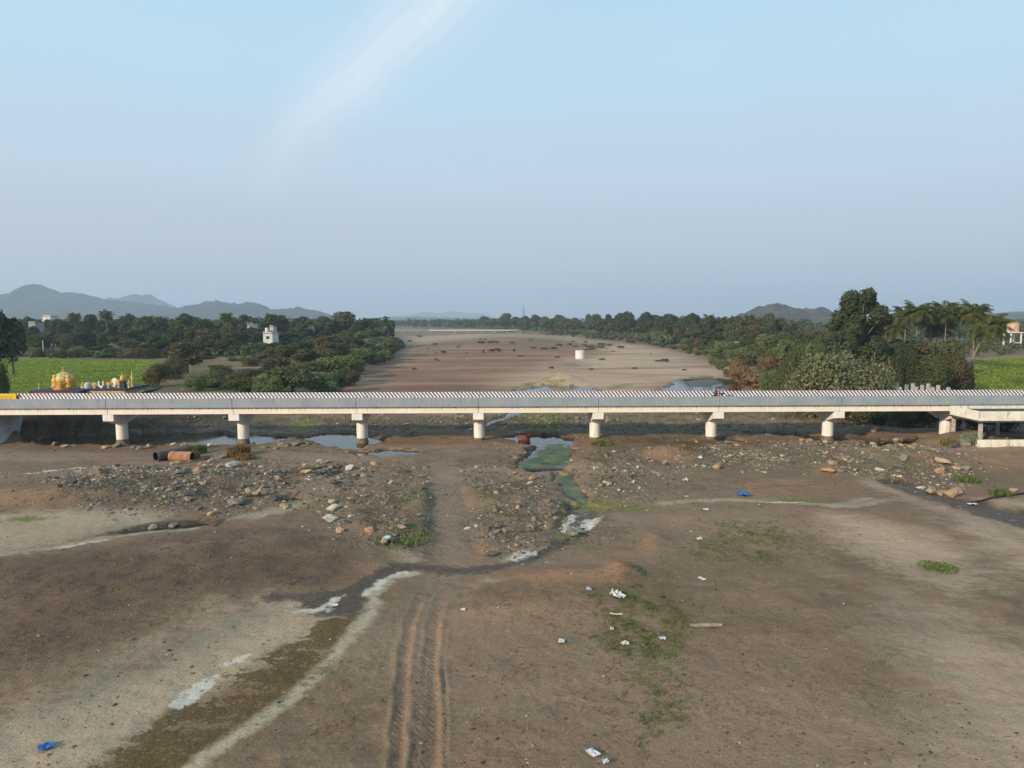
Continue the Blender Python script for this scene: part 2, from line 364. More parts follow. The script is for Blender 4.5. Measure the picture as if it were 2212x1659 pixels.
RUBBLE = [
    [(120, 1030), (300, 1010), (560, 1000), (740, 1008), (740, 1030), (690, 1050), (640, 1068), (590, 1090), (480, 1115), (380, 1104), (240, 1100), (100, 1090)],
    [(640, 945), (680, 955), (740, 968), (720, 975), (600, 968), (590, 955)],
    [(700, 1030), (800, 1010), (940, 1010), (944, 1060), (936, 1130), (925, 1200), (860, 1200), (780, 1180), (735, 1150), (680, 1096)],
    [(1000, 1012), (1090, 1005), (1150, 1030), (1196, 1050), (1225, 1090), (1205, 1150), (1190, 1180), (1130, 1200), (1040, 1215), (1012, 1150)],
    [(1236, 1000), (1300, 978), (1380, 975), (1440, 1010), (1420, 1075), (1380, 1090), (1290, 1085), (1262, 1045)],
    [(1470, 975), (1560, 960), (1700, 955), (1850, 952), (1960, 965), (2080, 985), (2070, 1030), (2010, 1055), (1900, 1030), (1780, 1010), (1600, 1012), (1500, 1010)],
    [(1190, 1140), (1250, 1150), (1340, 1145), (1330, 1170), (1230, 1180), (1195, 1170)],
    [(960, 890), (1100, 905), (1300, 900), (1300, 925), (1100, 925), (960, 915)],
    [(1000, 960), (1080, 955), (1160, 962), (1140, 985), (1060, 975)],
]
RUBBLEW = [P(p) for p in RUBBLE]
# grid that opens out with distance: fine in the foreground, coarse towards the horizon
ys = [-40., -20., -5., 5., 12., 17., 20.]
y = 22.0
while y < 130: ys.append(y); y += 0.045+0.0021*y
while y < 16000: ys.append(y); y *= 1.016
ys = np.array(ys); NU = 660
u = np.linspace(-1, 1, NU); u = 0.72*u+0.28*u**3
u = np.concatenate([[-6, -3, -1.6, -1.2], u, [1.2, 1.6, 3, 6]])
GX = (np.maximum(ys, 8)*0.93+13)[:, None]*u[None, :]; GY = np.repeat(ys[:, None], len(u), 1)
nr, nc = GX.shape
Xf, Yf = GX.ravel(), GY.ravel()
Zf, SDf = hz(Xf, Yf, True)
_G.update(y=ys, u=u, z=Zf.reshape(nr, nc))
idx = np.arange(nr*nc).reshape(nr, nc)
Fq = np.stack([idx[:-1, :-1].ravel(), idx[:-1, 1:].ravel(), idx[1:, 1:].ravel(), idx[1:, :-1].ravel()], 1)
gme = mesh_np('ground', np.stack([Xf, Yf, Zf], 1), Fq, True)
MASK = {}
def mset(name, m): MASK[name] = np.maximum(MASK.get(name, np.zeros(Xf.shape)), m)
def area(name, pts, soft=0.6, amt=1.0, z=0.0, world=False):
    p = np.asarray(pts, float) if world else P(pts, z); soft = soft*1.9; mg = soft*2+2
    b = (Xf > p[:, 0].min()-mg) & (Xf < p[:, 0].max()+mg) & (Yf > p[:, 1].min()-mg) & (Yf < p[:, 1].max()+mg)
    m = np.zeros(Xf.shape); m[b] = amt*np.clip(0.5+sdist_poly(p, Xf[b], Yf[b])/(2*soft), 0, 1); mset(name, m)
def stroke(name, pts, w, soft=0.3, amt=1.0, z=0.0, world=False):
    p = np.asarray(pts, float) if world else P(pts, z); soft = soft*1.7; mg = w+soft*2+2
    b = (Xf > p[:, 0].min()-mg) & (Xf < p[:, 0].max()+mg) & (Yf > p[:, 1].min()-mg) & (Yf < p[:, 1].max()+mg)
    m = np.zeros(Xf.shape); m[b] = amt*np.clip(0.5+(w-dist_line(p, Xf[b], Yf[b]))/(2*soft), 0, 1); mset(name, m)
# --- pale silt
area('pale', [(-60, 1700), (150, 1690), (330, 1580), (480, 1490), (600, 1430), (690, 1375), (760, 1318), (720, 1296), (640, 1290), (560, 1310), (460, 1370), (330, 1440), (180, 1500), (-60, 1590)], 0.9)
area('pale', [(-40, 1112), (150, 1104), (310, 1100), (385, 1108), (330, 1128), (240, 1150), (120, 1178), (-60, 1216)], 1.0, 0.85)
stroke('pale', [(370, 1700), (440, 1640), (530, 1580), (640, 1500), (725, 1415), (785, 1345), (815, 1310)], 0.42, 0.35)
stroke('pale', [(790, 1340), (800, 1300), (812, 1275), (845, 1250), (900, 1238)], 0.5, 0.4)
stroke('pale', [(-20, 1205), (150, 1180), (220, 1165), (330, 1150), (420, 1145)], 0.5, 0.4)
stroke('pale', [(1420, 1090), (1500, 1085), (1580, 1081), (1700, 1086), (1790, 1092), (1860, 1090), (1960, 1075)], 0.55, 0.5)
area('pale', [(1780, 1092), (1850, 1078), (1880, 1075), (1850, 1096), (1800, 1098)], 0.5)
area('pale', [(480, 1124), (560, 1100), (660, 1080), (700, 1085), (640, 1105), (560, 1125)], 0.7, 0.8)
area('pale', [(800, 1185), (870, 1190), (930, 1215), (900, 1232), (850, 1215)], 0.6, 0.7)
area('pale', [(990, 1265), (1050, 1255), (1090, 1262), (1030, 1280)], 0.5, 0.7)
stroke('pale', [(1090, 1215), (1130, 1200), (1190, 1185)], 0.5, 0.4, 0.9)
# broad soft beige
area('beige', [(1800, 1115), (1870, 1125), (1990, 1160), (2090, 1205), (2140, 1260), (2060, 1270), (1930, 1240), (1830, 1180)], 2.0, 0.95)
area('beige', [(1960, 1300), (2080, 1330), (2260, 1420), (2300, 1660), (2180, 1660), (2080, 1540), (1960, 1430), (1930, 1340)], 2.2, 0.9)
area('beige', [(2000, 1080), (2120, 1110), (2260, 1150), (2260, 1260), (2160, 1210), (2060, 1140)], 1.8, 0.8)
area('beige', [(1880, 1025), (1960, 1060), (2080, 1105), (2040, 1110), (1930, 1078), (1860, 1040)], 0.8, 0.8)
area('beige', [(1980, 1060), (2080, 1070), (2212, 1075), (2260, 1100), (2212, 1104), (2100, 1078)], 0.8, 0.8)
area('beige', [(1900, 1630), (2000, 1560), (2080, 1570), (2212, 1640), (2212, 1720), (1900, 1720)], 2.0, 0.75)
area('beige', [(170, 1450), (330, 1380), (470, 1310), (600, 1290), (560, 1330), (420, 1400), (250, 1470)], 1.3, 0.75)
area('beige', [(-40, 1600), (60, 1500), (200, 1440), (300, 1420), (200, 1500), (-40, 1620)], 1.5, 0.7)
# beyond the bridge
area('pink', [(760, 860), (800, 800), (880, 750), (960, 735), (1060, 730), (1180, 735), (1280, 745), (1400, 760), (1500, 790), (1450, 850), (1200, 880), (800, 890)], 8.0, 1.0)
area('sand', [(1810, 1118), (1870, 1126), (1990, 1160), (2080, 1200), (2040, 1215), (1900, 1190), (1830, 1150)], 1.6, 0.9)
area('sand', [(2000, 1310), (2100, 1350), (2212, 1430), (2260, 1640), (2180, 1640), (2090, 1500), (1990, 1380)], 2.0, 0.75)
area('sand', [(2090, 1118), (2212, 1160), (2260, 1200), (2212, 1215), (2120, 1160)], 1.2, 0.75)
area('sand', [(-60, 1690), (100, 1690), (330, 1560), (520, 1450), (640, 1390), (720, 1320), (640, 1310), (520, 1380), (330, 1480), (120, 1580), (-60, 1640)], 0.8, 0.5)
area('sand', [(-40, 1120), (150, 1112), (280, 1110), (200, 1140), (60, 1170), (-40, 1190)], 0.8, 0.3)
stroke('strip', [(370, 1700), (440, 1640), (530, 1580), (640, 1500), (725, 1415), (785, 1345), (810, 1305), (815, 1278), (850, 1250), (905, 1238)], 0.36, 0.3, 1.0)
area('sand', [(1060, 870), (1110, 810), (1200, 790), (1260, 782), (1300, 765), (1290, 752), (1340, 742), (1420, 752), (1500, 772), (1570, 800), (1600, 812), (1480, 826), (1400, 850), (1300, 880)], 5.0, 1.0)
area('sand', [(860, 735), (900, 726), (1000, 722), (1060, 722), (1000, 730), (930, 742), (880, 750)], 8.0, 0.8)
area('sand', [(1180, 732), (1290, 735), (1330, 742), (1260, 744)], 8.0, 0.7)
area('sand', [(900, 760), (960, 752), (1010, 756), (960, 770)], 8.0, 0.4)
area('greyish', [(120, 1480), (330, 1400), (560, 1310), (650, 1296), (540, 1360), (380, 1440), (200, 1520), (60, 1560)], 1.5, 0.8)
area('greyish', [(640, 1330), (800, 1300), (860, 1260), (940, 1260), (930, 1310), (860, 1400), (780, 1420)], 1.5, 0.7)
area('greyish', [(1840, 1330), (1960, 1300), (2060, 1420), (2100, 1600), (1960, 1640), (1880, 1500)], 2.5, 0.6)
area('greyish', [(760, 1180), (820, 1160), (880, 1200), (840, 1230), (780, 1210)], 1.2, 0.7)
area('gravel', [(640, 925), (900, 895), (1300, 895), (1560, 905), (1700, 925), (1500, 940), (1250, 935), (1000, 932), (820, 935)], 3.0, 0.95)
area('gravel', [(60, 905), (640, 905), (640, 930), (60, 940)], 3.0, 0.8)
area('gravel', [(1560, 890), (2100, 890), (2150, 935), (1900, 940), (1600, 930)], 3.0, 0.8)
area('grass', [(1300, 905), (1560, 900), (1700, 915), (1500, 932), (1320, 930)], 3.0, 0.6)
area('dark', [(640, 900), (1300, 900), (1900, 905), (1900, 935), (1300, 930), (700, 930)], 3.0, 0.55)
area('beige', [(1090, 850), (1120, 815), (1200, 800), (1300, 805), (1480, 800), (1560, 812), (1520, 790), (1460, 770), (1350, 760), (1280, 752), (1340, 742), (1420, 752), (1500, 772), (1580, 800), (1600, 815), (1440, 822), (1380, 850), (1300, 870), (1100, 880)], 5.0, 0.9)
area('pale', [(1160, 825), (1200, 812), (1250, 822), (1300, 832), (1280, 840), (1220, 832)], 2.0, 0.8)
stroke('pale', [(1110, 800), (1180, 803), (1260, 800)], 2.0, 2.0, 0.7)
stroke('pale', [(1230, 842), (1300, 834), (1390, 828), (1440, 832)], 1.2, 1.2, 0.8)
area('beige', [(870, 725), (950, 728), (1010, 724), (1100, 720), (1200, 724), (1290, 730), (1240, 734), (1100, 728), (980, 734), (900, 742), (880, 735)], 8, 0.8)
area('dark', [(120, 1030), (300, 1015), (560, 1005), (700, 1020), (640, 1070), (480, 1110), (250, 1100), (80, 1090)], 2.0, 0.75)
# --- olive stained wet ground
area('olive', [(170, 1690), (400, 1690), (520, 1590), (640, 1490), (735, 1390), (770, 1340), (735, 1330), (660, 1380), (560, 1440), (440, 1500), (320, 1590)], 0.6)
area('olive', [(640, 1330), (780, 1320), (800, 1290), (700, 1300)], 0.6, 0.7)
area('olive', [(1300, 952), (1420, 945), (1560, 948), (1640, 955), (1560, 965), (1400, 965), (1310, 975)], 1.5, 0.75)
area('olive', [(2090, 945), (2212, 948), (2260, 965), (2150, 972), (2080, 962)], 1.5, 0.7)
area('olive', [(1280, 985), (1400, 945), (1340, 945), (1280, 970)], 1, 0.6)
# --- dark wet mud, plus shade painted on the left bank under the bridge
stroke('mud', [(600, 1300), (690, 1296), (760, 1286), (800, 1262), (850, 1232), (900, 1228), (960, 1236), (1040, 1236), (1110, 1222), (1160, 1200), (1210, 1180)], 0.75, 0.5)
area('mud', [(620, 1300), (700, 1288), (790, 1290), (800, 1310), (770, 1330), (720, 1335), (650, 1320)], 0.5)
area('mud', [(200, 1160), (280, 1138), (350, 1126), (430, 1120), (500, 1126), (440, 1140), (330, 1147), (240, 1160)], 0.4, 0.9)
area('mud', [(1215, 1095), (1290, 1095), (1300, 1120), (1260, 1148), (1215, 1150)], 0.5, 0.8)
stroke('mud', [(560, 1245), (640, 1258), (700, 1262)], 0.25, 0.3, 0.7)
for p, d, s in POOLW: area('mud', p, 1.1*s+0.4, 0.95, world=True)
area('mud', [(20, 905), (300, 902), (560, 905), (640, 912), (560, 925), (300, 935), (60, 945)], 2.0, 0.85)  # dark bank colour stands in for the shade below the bridge
# --- white crust and foam
stroke('crust', [(790, 1292), (806, 1278), (826, 1260), (850, 1246), (880, 1238)], 0.22, 0.25)
stroke('crust', [(640, 1325), (690, 1318), (722, 1300), (735, 1296)], 0.28, 0.3)
area('crust', [(372, 1524), (400, 1495), (440, 1470), (468, 1462), (460, 1480), (430, 1512), (390, 1528)], 0.18)
area('crust', [(480, 1435), (510, 1420), (538, 1412), (530, 1426), (500, 1438)], 0.2, 0.8)
area('crust', [(700, 1312), (716, 1296), (734, 1292), (728, 1310), (710, 1324)], 0.2)
stroke('crust', [(30, 1205), (110, 1190), (190, 1174), (250, 1166)], 0.2, 0.3, 0.8)
stroke('crust', [(60, 1022), (130, 1015), (180, 1012)], 0.5, 0.5, 0.75)
area('crust', [(1245, 1135), (1262, 1120), (1296, 1112), (1290, 1128), (1262, 1146), (1246, 1146)], 0.35)
area('crust', [(1214, 1120), (1232, 1108), (1246, 1106), (1240, 1122), (1226, 1142), (1212, 1148)], 0.35)
stroke('crust', [(1640, 1085), (1700, 1086), (1740, 1087)], 0.12, 0.2, 0.9)
area('crust', [(1095, 1212), (1125, 1200), (1185, 1186), (1150, 1202), (1110, 1216)], 0.3, 0.9)
# --- green: algae and damp grass
area('algae', [(1230, 1085), (1300, 1080), (1330, 1092), (1420, 1096), (1400, 1104), (1300, 1100), (1250, 1100)], 0.6, 0.95)
area('algae', [(1205, 1150), (1240, 1148), (1250, 1168), (1215, 1172)], 0.4)
area('algae', [(1210, 1100), (1222, 1096), (1216, 1130), (1204, 1136)], 0.3)
area('algae', [(1640, 1082), (1720, 1078), (1790, 1082), (1780, 1090), (1660, 1088)], 0.4, 0.8)
area('algae', [(20, 1120), (70, 1112), (120, 1120), (60, 1130), (0, 1130)], 0.5, 0.8)
area('algae', [(1130, 900), (1190, 892), (1230, 905), (1200, 930), (1150, 930)], 1.5, 0.9)
area('algae', [(600, 915), (660, 908), (720, 915), (650, 925)], 1.5, 0.75)
stroke('algae', [(1105, 840), (1180, 822), (1230, 838), (1290, 850)], 2.2, 2.0, 0.7)
stroke('algae', [(1320, 842), (1350, 830), (1380, 830)], 2.2, 2.0, 0.7)
area('grass', [(1340, 1280), (1440, 1240), (1475, 1330), (1460, 1420), (1470, 1540), (1400, 1600), (1340, 1540), (1360, 1430), (1320, 1380)], 1.6, 0.78)
area('grass', [(1500, 1170), (1560, 1140), (1680, 1140), (1720, 1170), (1660, 1200), (1540, 1210)], 2.0, 0.62)
area('grass', [(1260, 1280), (1330, 1270), (1340, 1330), (1280, 1340)], 1.0, 0.55)
area('grass', [(830, 1150), (880, 1135), (920, 1160), (890, 1185), (850, 1185)], 1.0, 0.72)
area('grass', [(1000, 1090), (1070, 1070), (1100, 1100), (1030, 1120)], 1.5, 0.6)
area('grass', [(1840, 1420), (1930, 1390), (1960, 1450), (1920, 1560), (1860, 1540)], 1.4, 0.5)
area('grass', [(1990, 1220), (2060, 1215), (2060, 1240), (2000, 1240)], 0.8, 0.7)
area('grass', [(640, 1440), (760, 1370), (830, 1360), (720, 1470), (560, 1600), (500, 1650), (480, 1630)], 0.9, 0.5)
area('grass', [(2060, 1020), (2150, 1010), (2212, 1045), (2100, 1055)], 2, 0.6)
area('grass', [(1280, 965), (1360, 955), (1400, 975), (1300, 985)], 1, 0.7)
area('grass', [(1190, 785), (1250, 780), (1290, 788), (1220, 798)], 4, 0.75)
area('grass', [(880, 745), (960, 735), (1060, 735), (1000, 760), (900, 765)], 10, 0.55)
area('grass', [(1060, 738), (1180, 733), (1300, 745), (1200, 760), (1080, 752)], 10, 0.6)
area('dark', [(900, 760), (1060, 752), (1200, 765), (1160, 800), (1000, 810), (850, 800)], 12, 0.4)
# --- gravel and rubble ground
for p in RUBBLEW: area('gravel', p, 2.6, 0.8, world=True)
area('gravel', [(0, 1010), (200, 1005), (320, 1005), (300, 1030), (120, 1050), (0, 1050)], 1.5, 0.7)
area('gravel', [(700, 880), (1300, 880), (1900, 880), (1900, 905), (1500, 915), (1000, 905), (700, 900)], 2.5, 0.6)
# --- orange soil
area('orange', [(1130, 1258), (1220, 1242), (1320, 1232), (1375, 1250), (1360, 1262), (1250, 1268), (1150, 1270)], 0.8, 0.8)
area('orange', [(1290, 1215), (1330, 1218), (1375, 1250), (1370, 1262), (1330, 1245), (1300, 1228)], 0.5)
area('orange', [(1370, 1195), (1430, 1145), (1450, 1135), (1430, 1165), (1395, 1200)], 0.5)
area('orange', [(1440, 1118), (1480, 1108), (1520, 1120), (1470, 1132)], 0.7, 0.8)
area('orange', [(1390, 985), (1440, 970), (1490, 985), (1480, 1003), (1420, 1003)], 0.7)
area('orange', [(1560, 1045), (1660, 1030), (1750, 1040), (1780, 1065), (1680, 1078), (1580, 1072)], 1.6, 0.62)
area('orange', [(960, 1350), (1000, 1290), (1120, 1270), (1230, 1300), (1160, 1350), (1020, 1400)], 1.8, 0.55)
area('orange', [(0, 1062), (150, 1052), (260, 1070), (220, 1098), (60, 1100), (-30, 1100)], 1.6, 0.68)
area('orange', [(1960, 1000), (1990, 990), (2030, 1004), (2010, 1018), (1975, 1014)], 0.6, 0.9)
area('orange', [(2110, 990), (2212, 980), (2260, 1000), (2200, 1010), (2120, 1008)], 1.0, 0.7)
area('orange', [(900, 958), (1000, 935), (1060, 940), (1010, 965), (930, 970)], 1.5, 0.62)
area('orange', [(1230, 1060), (1330, 1068), (1330, 1082), (1270, 1082)], 0.8, 0.62)
area('orange', [(1290, 1000), (1240, 985), (1270, 945), (1300, 950), (1290, 975)], 1.0, 0.62)
area('orange', [(1090, 1060), (1140, 1050), (1190, 1085), (1140, 1100)], 1.2, 0.62)
area('orange', [(1760, 935), (1880, 948), (1860, 960), (1700, 955)], 1.0, 0.6)
area('orange', [(2080, 1110), (2150, 1090)] + [(1960, 1110), (2050, 1120)], 1.5, 0.4)
for p, w, h in RIDGES: stroke('ridge', p, w*0.8, 0.10, 0.9, world=True)
for p, w, h in RUTS: stroke('dark', p, w*0.9, 0.12, 0.55, world=True); stroke('rut', p, w*0.9, 0.06, 1.0, world=True)
# --- darker brown earth with dead growth
area('dark', [(-60, 1215), (150, 1195), (330, 1160), (480, 1145), (640, 1140), (740, 1160), (830, 1205), (800, 1245), (700, 1290), (560, 1290), (420, 1320), (250, 1400), (80, 1450), (-60, 1470)], 1.6, 0.85)
area('dark', [(860, 1180), (960, 1230), (960, 1300), (860, 1340), (840, 1290)], 1.5, 0.4)
area('dark', [(860, 1000), (940, 1000), (900, 1010)], 1.0, 0.5)
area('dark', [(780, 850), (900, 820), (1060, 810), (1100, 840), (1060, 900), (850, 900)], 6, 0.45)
# --- dirt tracks
stroke('road', TRACK, 1.7, 0.9, 0.85, world=True)
stroke('road', ROAD, 2.2, 1.0, 0.9, world=True)
stroke('road', ROAD2, 2.2, 1.2, 0.85, world=True)
area('road', [(-60, 965), (60, 968), (220, 975), (330, 978), (300, 992), (100, 1000), (-60, 1004)], 1.0, 0.85)
# --- banks and fields
bankm = sstep(-1.0, 5.0, SDf); mset('bank', bankm*(Yf > 80))
ZB = 3.0
area('crop', [(-120, 774), (60, 776), (160, 778), (300, 779), (352, 782), (348, 800), (330, 830), (310, 870), (-200, 870)], 2.0, 1.0, ZB)
area('crop', [(2098, 778), (2160, 774), (2300, 772), (2400, 868), (2110, 868), (2090, 820)], 2.0, 1.0, ZB)
area('crop', [(1678, 742), (1700, 727), (1724, 725), (1722, 745), (1690, 752)], 3.0, 1.0, ZB)
area('crop', [(430, 812), (560, 806), (640, 806), (600, 830), (480, 850), (420, 850)], 4.0, 0.62, ZB)
area('fallow', [(440, 774), (560, 770), (640, 775), (600, 796), (480, 806), (420, 800)], 4.0, 0.9, ZB)
area('fallow', [(60, 768), (330, 770), (420, 774), (360, 781), (200, 778), (40, 776)], 3.0, 0.9, ZB)
area('fallow', [(2090, 748), (2300, 744), (2320, 768), (2150, 774), (2098, 772)], 4.0, 1.0, ZB)
area('fallow', [(1880, 738), (1950, 735), (1960, 760), (1890, 765)], 4.0, 0.8, ZB)
area('grass', [(350, 785), (440, 790), (520, 800), (640, 790), (700, 800), (640, 870), (300, 880), (330, 830)], 4.0, 0.95, ZB)
area('grass', [(560, 775), (640, 765), (700, 770), (640, 790)], 4.0, 0.8, ZB)
area('sand', [(1180, 790), (1240, 775), (1330, 765), (1440, 780), (1380, 800), (1260, 805)], 5.0, 1.0)
for k, v in MASK.items():
    a = gme.attributes.new(k, 'FLOAT', 'POINT'); a.data.foreach_set('value', np.clip(v, 0, 1).astype(np.float32))
# --- ground material
t = NT('riverbed_soil'); pos = t.pos()
n_big = t.noise(0.035, 4, pos); n_mid = t.noise(0.35, 5, pos); n_sm = t.noise(2.2, 5, pos, 0.65); n_fi = t.noise(9.0, 4, pos, 0.7)
n_str = t.noise(0.9, 4, t.scalev(pos, (0.35, 1.6, 1)), 0.6)
edge = t.math('ADD', t.math('MULTIPLY', t.math('SUBTRACT', n_mid, 0.5), 1.7), t.math('MULTIPLY', t.math('SUBTRACT', n_sm, 0.5), 1.5))
edge = t.math('ADD', edge, t.math('MULTIPLY', t.math('SUBTRACT', n_str, 0.5), 1.1))
edge = t.math('ADD', edge, t.math('MULTIPLY', t.math('SUBTRACT', n_fi, 0.5), 0.7))
def msk(name, w=0.16, k=1.0, bias=0.0, soft=None):
    v = t.math('ADD', t.attr(name), t.math('MULTIPLY', edge, k)); return t.math('MULTIPLY', t.rng(v, 0.5-w+bias, 0.5+w+bias), t.rng(t.attr(name), 0.03, 0.4))
S = srgb
soil = t.mix(t.rng(n_mid, 0.3, 0.7), S(108, 92, 74), S(132, 113, 92))
soil = t.mix(t.rng(n_big, 0.35, 0.65), soil, S(127, 103, 84))
soil = t.mix(t.rng(n_str, 0.52, 0.70, 0, 0.5), soil, S(142, 128, 108))
n_gr = t.noise(0.16, 5, t.scalev(pos, (1, 1, 1)), 0.7); n_pk = t.noise(0.24, 5, t.scalev(pos, (-1, 1.3, 1)), 0.7)
soil = t.mix(t.rng(n_gr, 0.50, 0.64, 0, 0.45), soil, S(120, 114, 92)); soil = t.mix(t.rng(n_pk, 0.52, 0.66, 0, 0.4), soil, S(150, 118, 98))
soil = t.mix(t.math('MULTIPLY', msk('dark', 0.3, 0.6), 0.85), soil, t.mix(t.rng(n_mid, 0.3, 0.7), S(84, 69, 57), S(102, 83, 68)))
soil = t.mix(t.math('MULTIPLY', msk('beige', 0.4, 0.7), 0.85), soil, t.mix(n_sm, S(158, 139, 120), S(178, 160, 140)))
soil = t.mix(t.math('MULTIPLY', msk('orange', 0.3, 0.8), 0.72), soil, t.mix(n_mid, S(142, 106, 80), S(164, 126, 98)))
soil = t.mix(t.math('MULTIPLY', msk('bank', 0.3, 0.5), 0.9), soil, t.mix(n_mid, S(72, 74, 46), S(98, 92, 62)))
soil = t.mix(t.math('MULTIPLY', msk('fallow', 0.25, 0.6), 0.9), soil, t.mix(n_mid, S(128, 104, 80), S(110, 96, 74)))
soil = t.mix(t.math('MULTIPLY', msk('pale', 0.26, 0.55), 0.92), soil, t.mix(n_sm, S(154, 144, 124), S(172, 160, 139)))
soil = t.mix(t.math('MULTIPLY', msk('road', 0.3, 0.6), 0.8), soil, t.mix(n_sm, S(128, 112, 97), S(146, 130, 113)))
def voro(sc):
    n = t.n.new('ShaderNodeTexVoronoi'); n.inputs['Scale'].default_value = sc; t.l.new(pos, n.inputs['Vector']); return n
v1, v2 = voro(3.2), voro(6.5); grav = msk('gravel', 0.4, 1.0)
s1 = t.n.new('ShaderNodeSeparateXYZ'); t.l.new(v1.outputs['Color'], s1.inputs[0]); s2 = t.n.new('ShaderNodeSeparateXYZ'); t.l.new(v2.outputs['Color'], s2.inputs[0])
peb = t.mix(s1.outputs[0], S(84, 80, 74), S(146, 136, 122)); peb = t.mix(t.rng(s1.outputs[1], 0.78, 0.82), peb, S(168, 146, 120)); peb2 = t.mix(s2.outputs[0], S(92, 86, 78), S(150, 138, 122))
peb = t.mix(t.rng(s1.outputs[2], 0.45, 0.5), peb2, peb); peb = t.mix(t.rng(v1.outputs['Distance'], 0.28, 0.5, 0, 0.55), peb, S(66, 60, 52))
soil = t.mix(t.math('MULTIPLY', grav, t.rng(n_mid, 0.30, 0.62, 0.25, 0.85)), soil, peb)
soil = t.mix(t.math('MULTIPLY', t.math('MULTIPLY', grav, t.rng(n_gr, 0.48, 0.60)), 0.5), soil, S(98, 98, 70))
n_lg = t.noise(0.05, 5, t.scalev(pos, (0.35, 1.0, 1)), 0.6); soil = t.mix(t.rng(n_lg, 0.47, 0.60, 0, 0.55), soil, S(152, 130, 112)); soil = t.mix(t.rng(n_lg, 0.46, 0.36, 0, 0.45), soil, S(104, 84, 70))
soil = t.mix(t.math('MULTIPLY', t.attr('pink'), 0.72), soil, t.mix(t.rng(n_lg, 0.35, 0.65), S(124, 92, 74), S(164, 128, 104)))
soil = t.mix(t.math('MULTIPLY', t.attr('sand'), t.rng(n_lg, 0.36, 0.56, 0.35, 0.95)), soil, t.mix(n_str, S(176, 150, 128), S(200, 175, 153)))
soil = t.mix(t.math('MULTIPLY', t.attr('ridge'), 0.5), soil, S(160, 134, 106))
soil = t.mix(t.math('MULTIPLY', msk('greyish', 0.4, 0.8), 0.6), soil, S(120, 116, 100))
soil = t.mix(t.math('MULTIPLY', msk('olive', 0.16, 1.9), 0.92), soil, t.mix(n_sm, S(70, 54, 28), S(108, 90, 56)))
soil = t.mix(t.math('MULTIPLY', msk('strip', 0.28, 0.75), 0.88), soil, t.mix(n_sm, S(168, 156, 134), S(188, 176, 154)))
mud_shade_m = msk('mud', 0.2, 0.75)
soil = t.mix(t.math('MULTIPLY', mud_shade_m, 0.92), soil, t.mix(n_sm, S(54, 44, 34), S(80, 66, 52)))
soil = t.mix(t.math('MULTIPLY', msk('grass', 0.25, 1.3, 0.02), 0.7), soil, t.mix(n_sm, S(84, 82, 46), S(112, 104, 66)))
soil = t.mix(t.math('MULTIPLY', msk('algae', 0.25, 0.9), 0.85), soil, t.mix(n_mid, S(84, 98, 36), S(120, 124, 52)))
soil = t.mix(t.math('MULTIPLY', msk('crust', 0.18, 0.9), 0.9), soil, S(205, 200, 190))
crop = t.mix(t.rng(n_mid, 0.3, 0.7), S(84, 106, 32), S(112, 130, 46)); crop = t.mix(t.rng(n_sm, 0.45, 0.7, 0, 0.6), crop, S(62, 92, 26)); crop = t.mix(t.rng(n_big, 0.4, 0.65, 0, 0.5), crop, S(128, 136, 46))
soil = t.mix(msk('crop', 0.2, 0.4), soil, crop)
# specks of dead growth, clods and grit
soil = t.mix(t.rng(n_fi, 0.54, 0.66, 0, 0.45), soil, S(70, 58, 46)); soil = t.mix(t.rng(n_fi, 0.46, 0.34, 0, 0.3), soil, S(172, 154, 132))
n_cl = t.noise(3.6, 6, t.scalev(pos, (0.7, 1.3, 1)), 0.75); soil = t.mix(t.rng(n_cl, 0.57, 0.66, 0, 0.5), soil, S(66, 54, 42)); soil = t.mix(t.rng(n_cl, 0.40, 0.34, 0, 0.25), soil, S(160, 142, 120))
soil = t.mix(1.0, soil, (1.0, 0.94, 0.84), 'MULTIPLY')      # iron-stained alluvium
spx = t.n.new('ShaderNodeSeparateXYZ'); t.l.new(pos, spx.inputs[0])
tread = t.math('MULTIPLY', t.math('SINE', t.math('ADD', t.math('MULTIPLY', spx.outputs[1], 17.0), t.math('MULTIPLY', t.math('PINGPONG', spx.outputs[0], 0.25), 22.0))), t.math('MULTIPLY', t.math('MULTIPLY', t.attr('rut'), t.rng(n_mid, 0.4, 0.6)), 0.16))
t.bump(t.math('ADD', t.math('ADD', t.math('MULTIPLY', n_sm, 1.0), t.math('MULTIPLY', n_fi, 0.6)), t.math('ADD', tread, t.math('ADD', t.math('MULTIPLY', n_cl, 0.4), t.math('MULTIPLY', grav, t.math('MULTIPLY', t.math('SUBTRACT', 0.5, v1.outputs['Distance']), 2.2))))), 0.7, 0.12)
gmat = t.fin(soil, t.rng(mud_shade_m, 0, 1, 0.95, 0.45, False), 0.2)
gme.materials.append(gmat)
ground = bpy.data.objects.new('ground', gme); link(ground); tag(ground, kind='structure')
# --- water
t = NT('still_water'); pos = t.pos()
w1 = t.noise(1.5, 3, t.scalev(pos, (0.5, 1.3, 1)))
t.bump(w1, 0.06, 0.05)
t.b.inputs['IOR'].default_value = 1.33
wmat = t.fin(t.mix(t.noise(0.15, 3, pos), S(38, 36, 26), S(58, 54, 38)), 0.06, 0.5)
wme = mesh_np('river_water', [(-110, 40, WL), (110, 40, WL), (110, 205, WL), (-110, 205, WL)], [(0, 1, 2, 3)]); wme.materials.append(wmat)
wobj = bpy.data.objects.new('river_water', wme); link(wobj); tag(wobj, kind='structure')
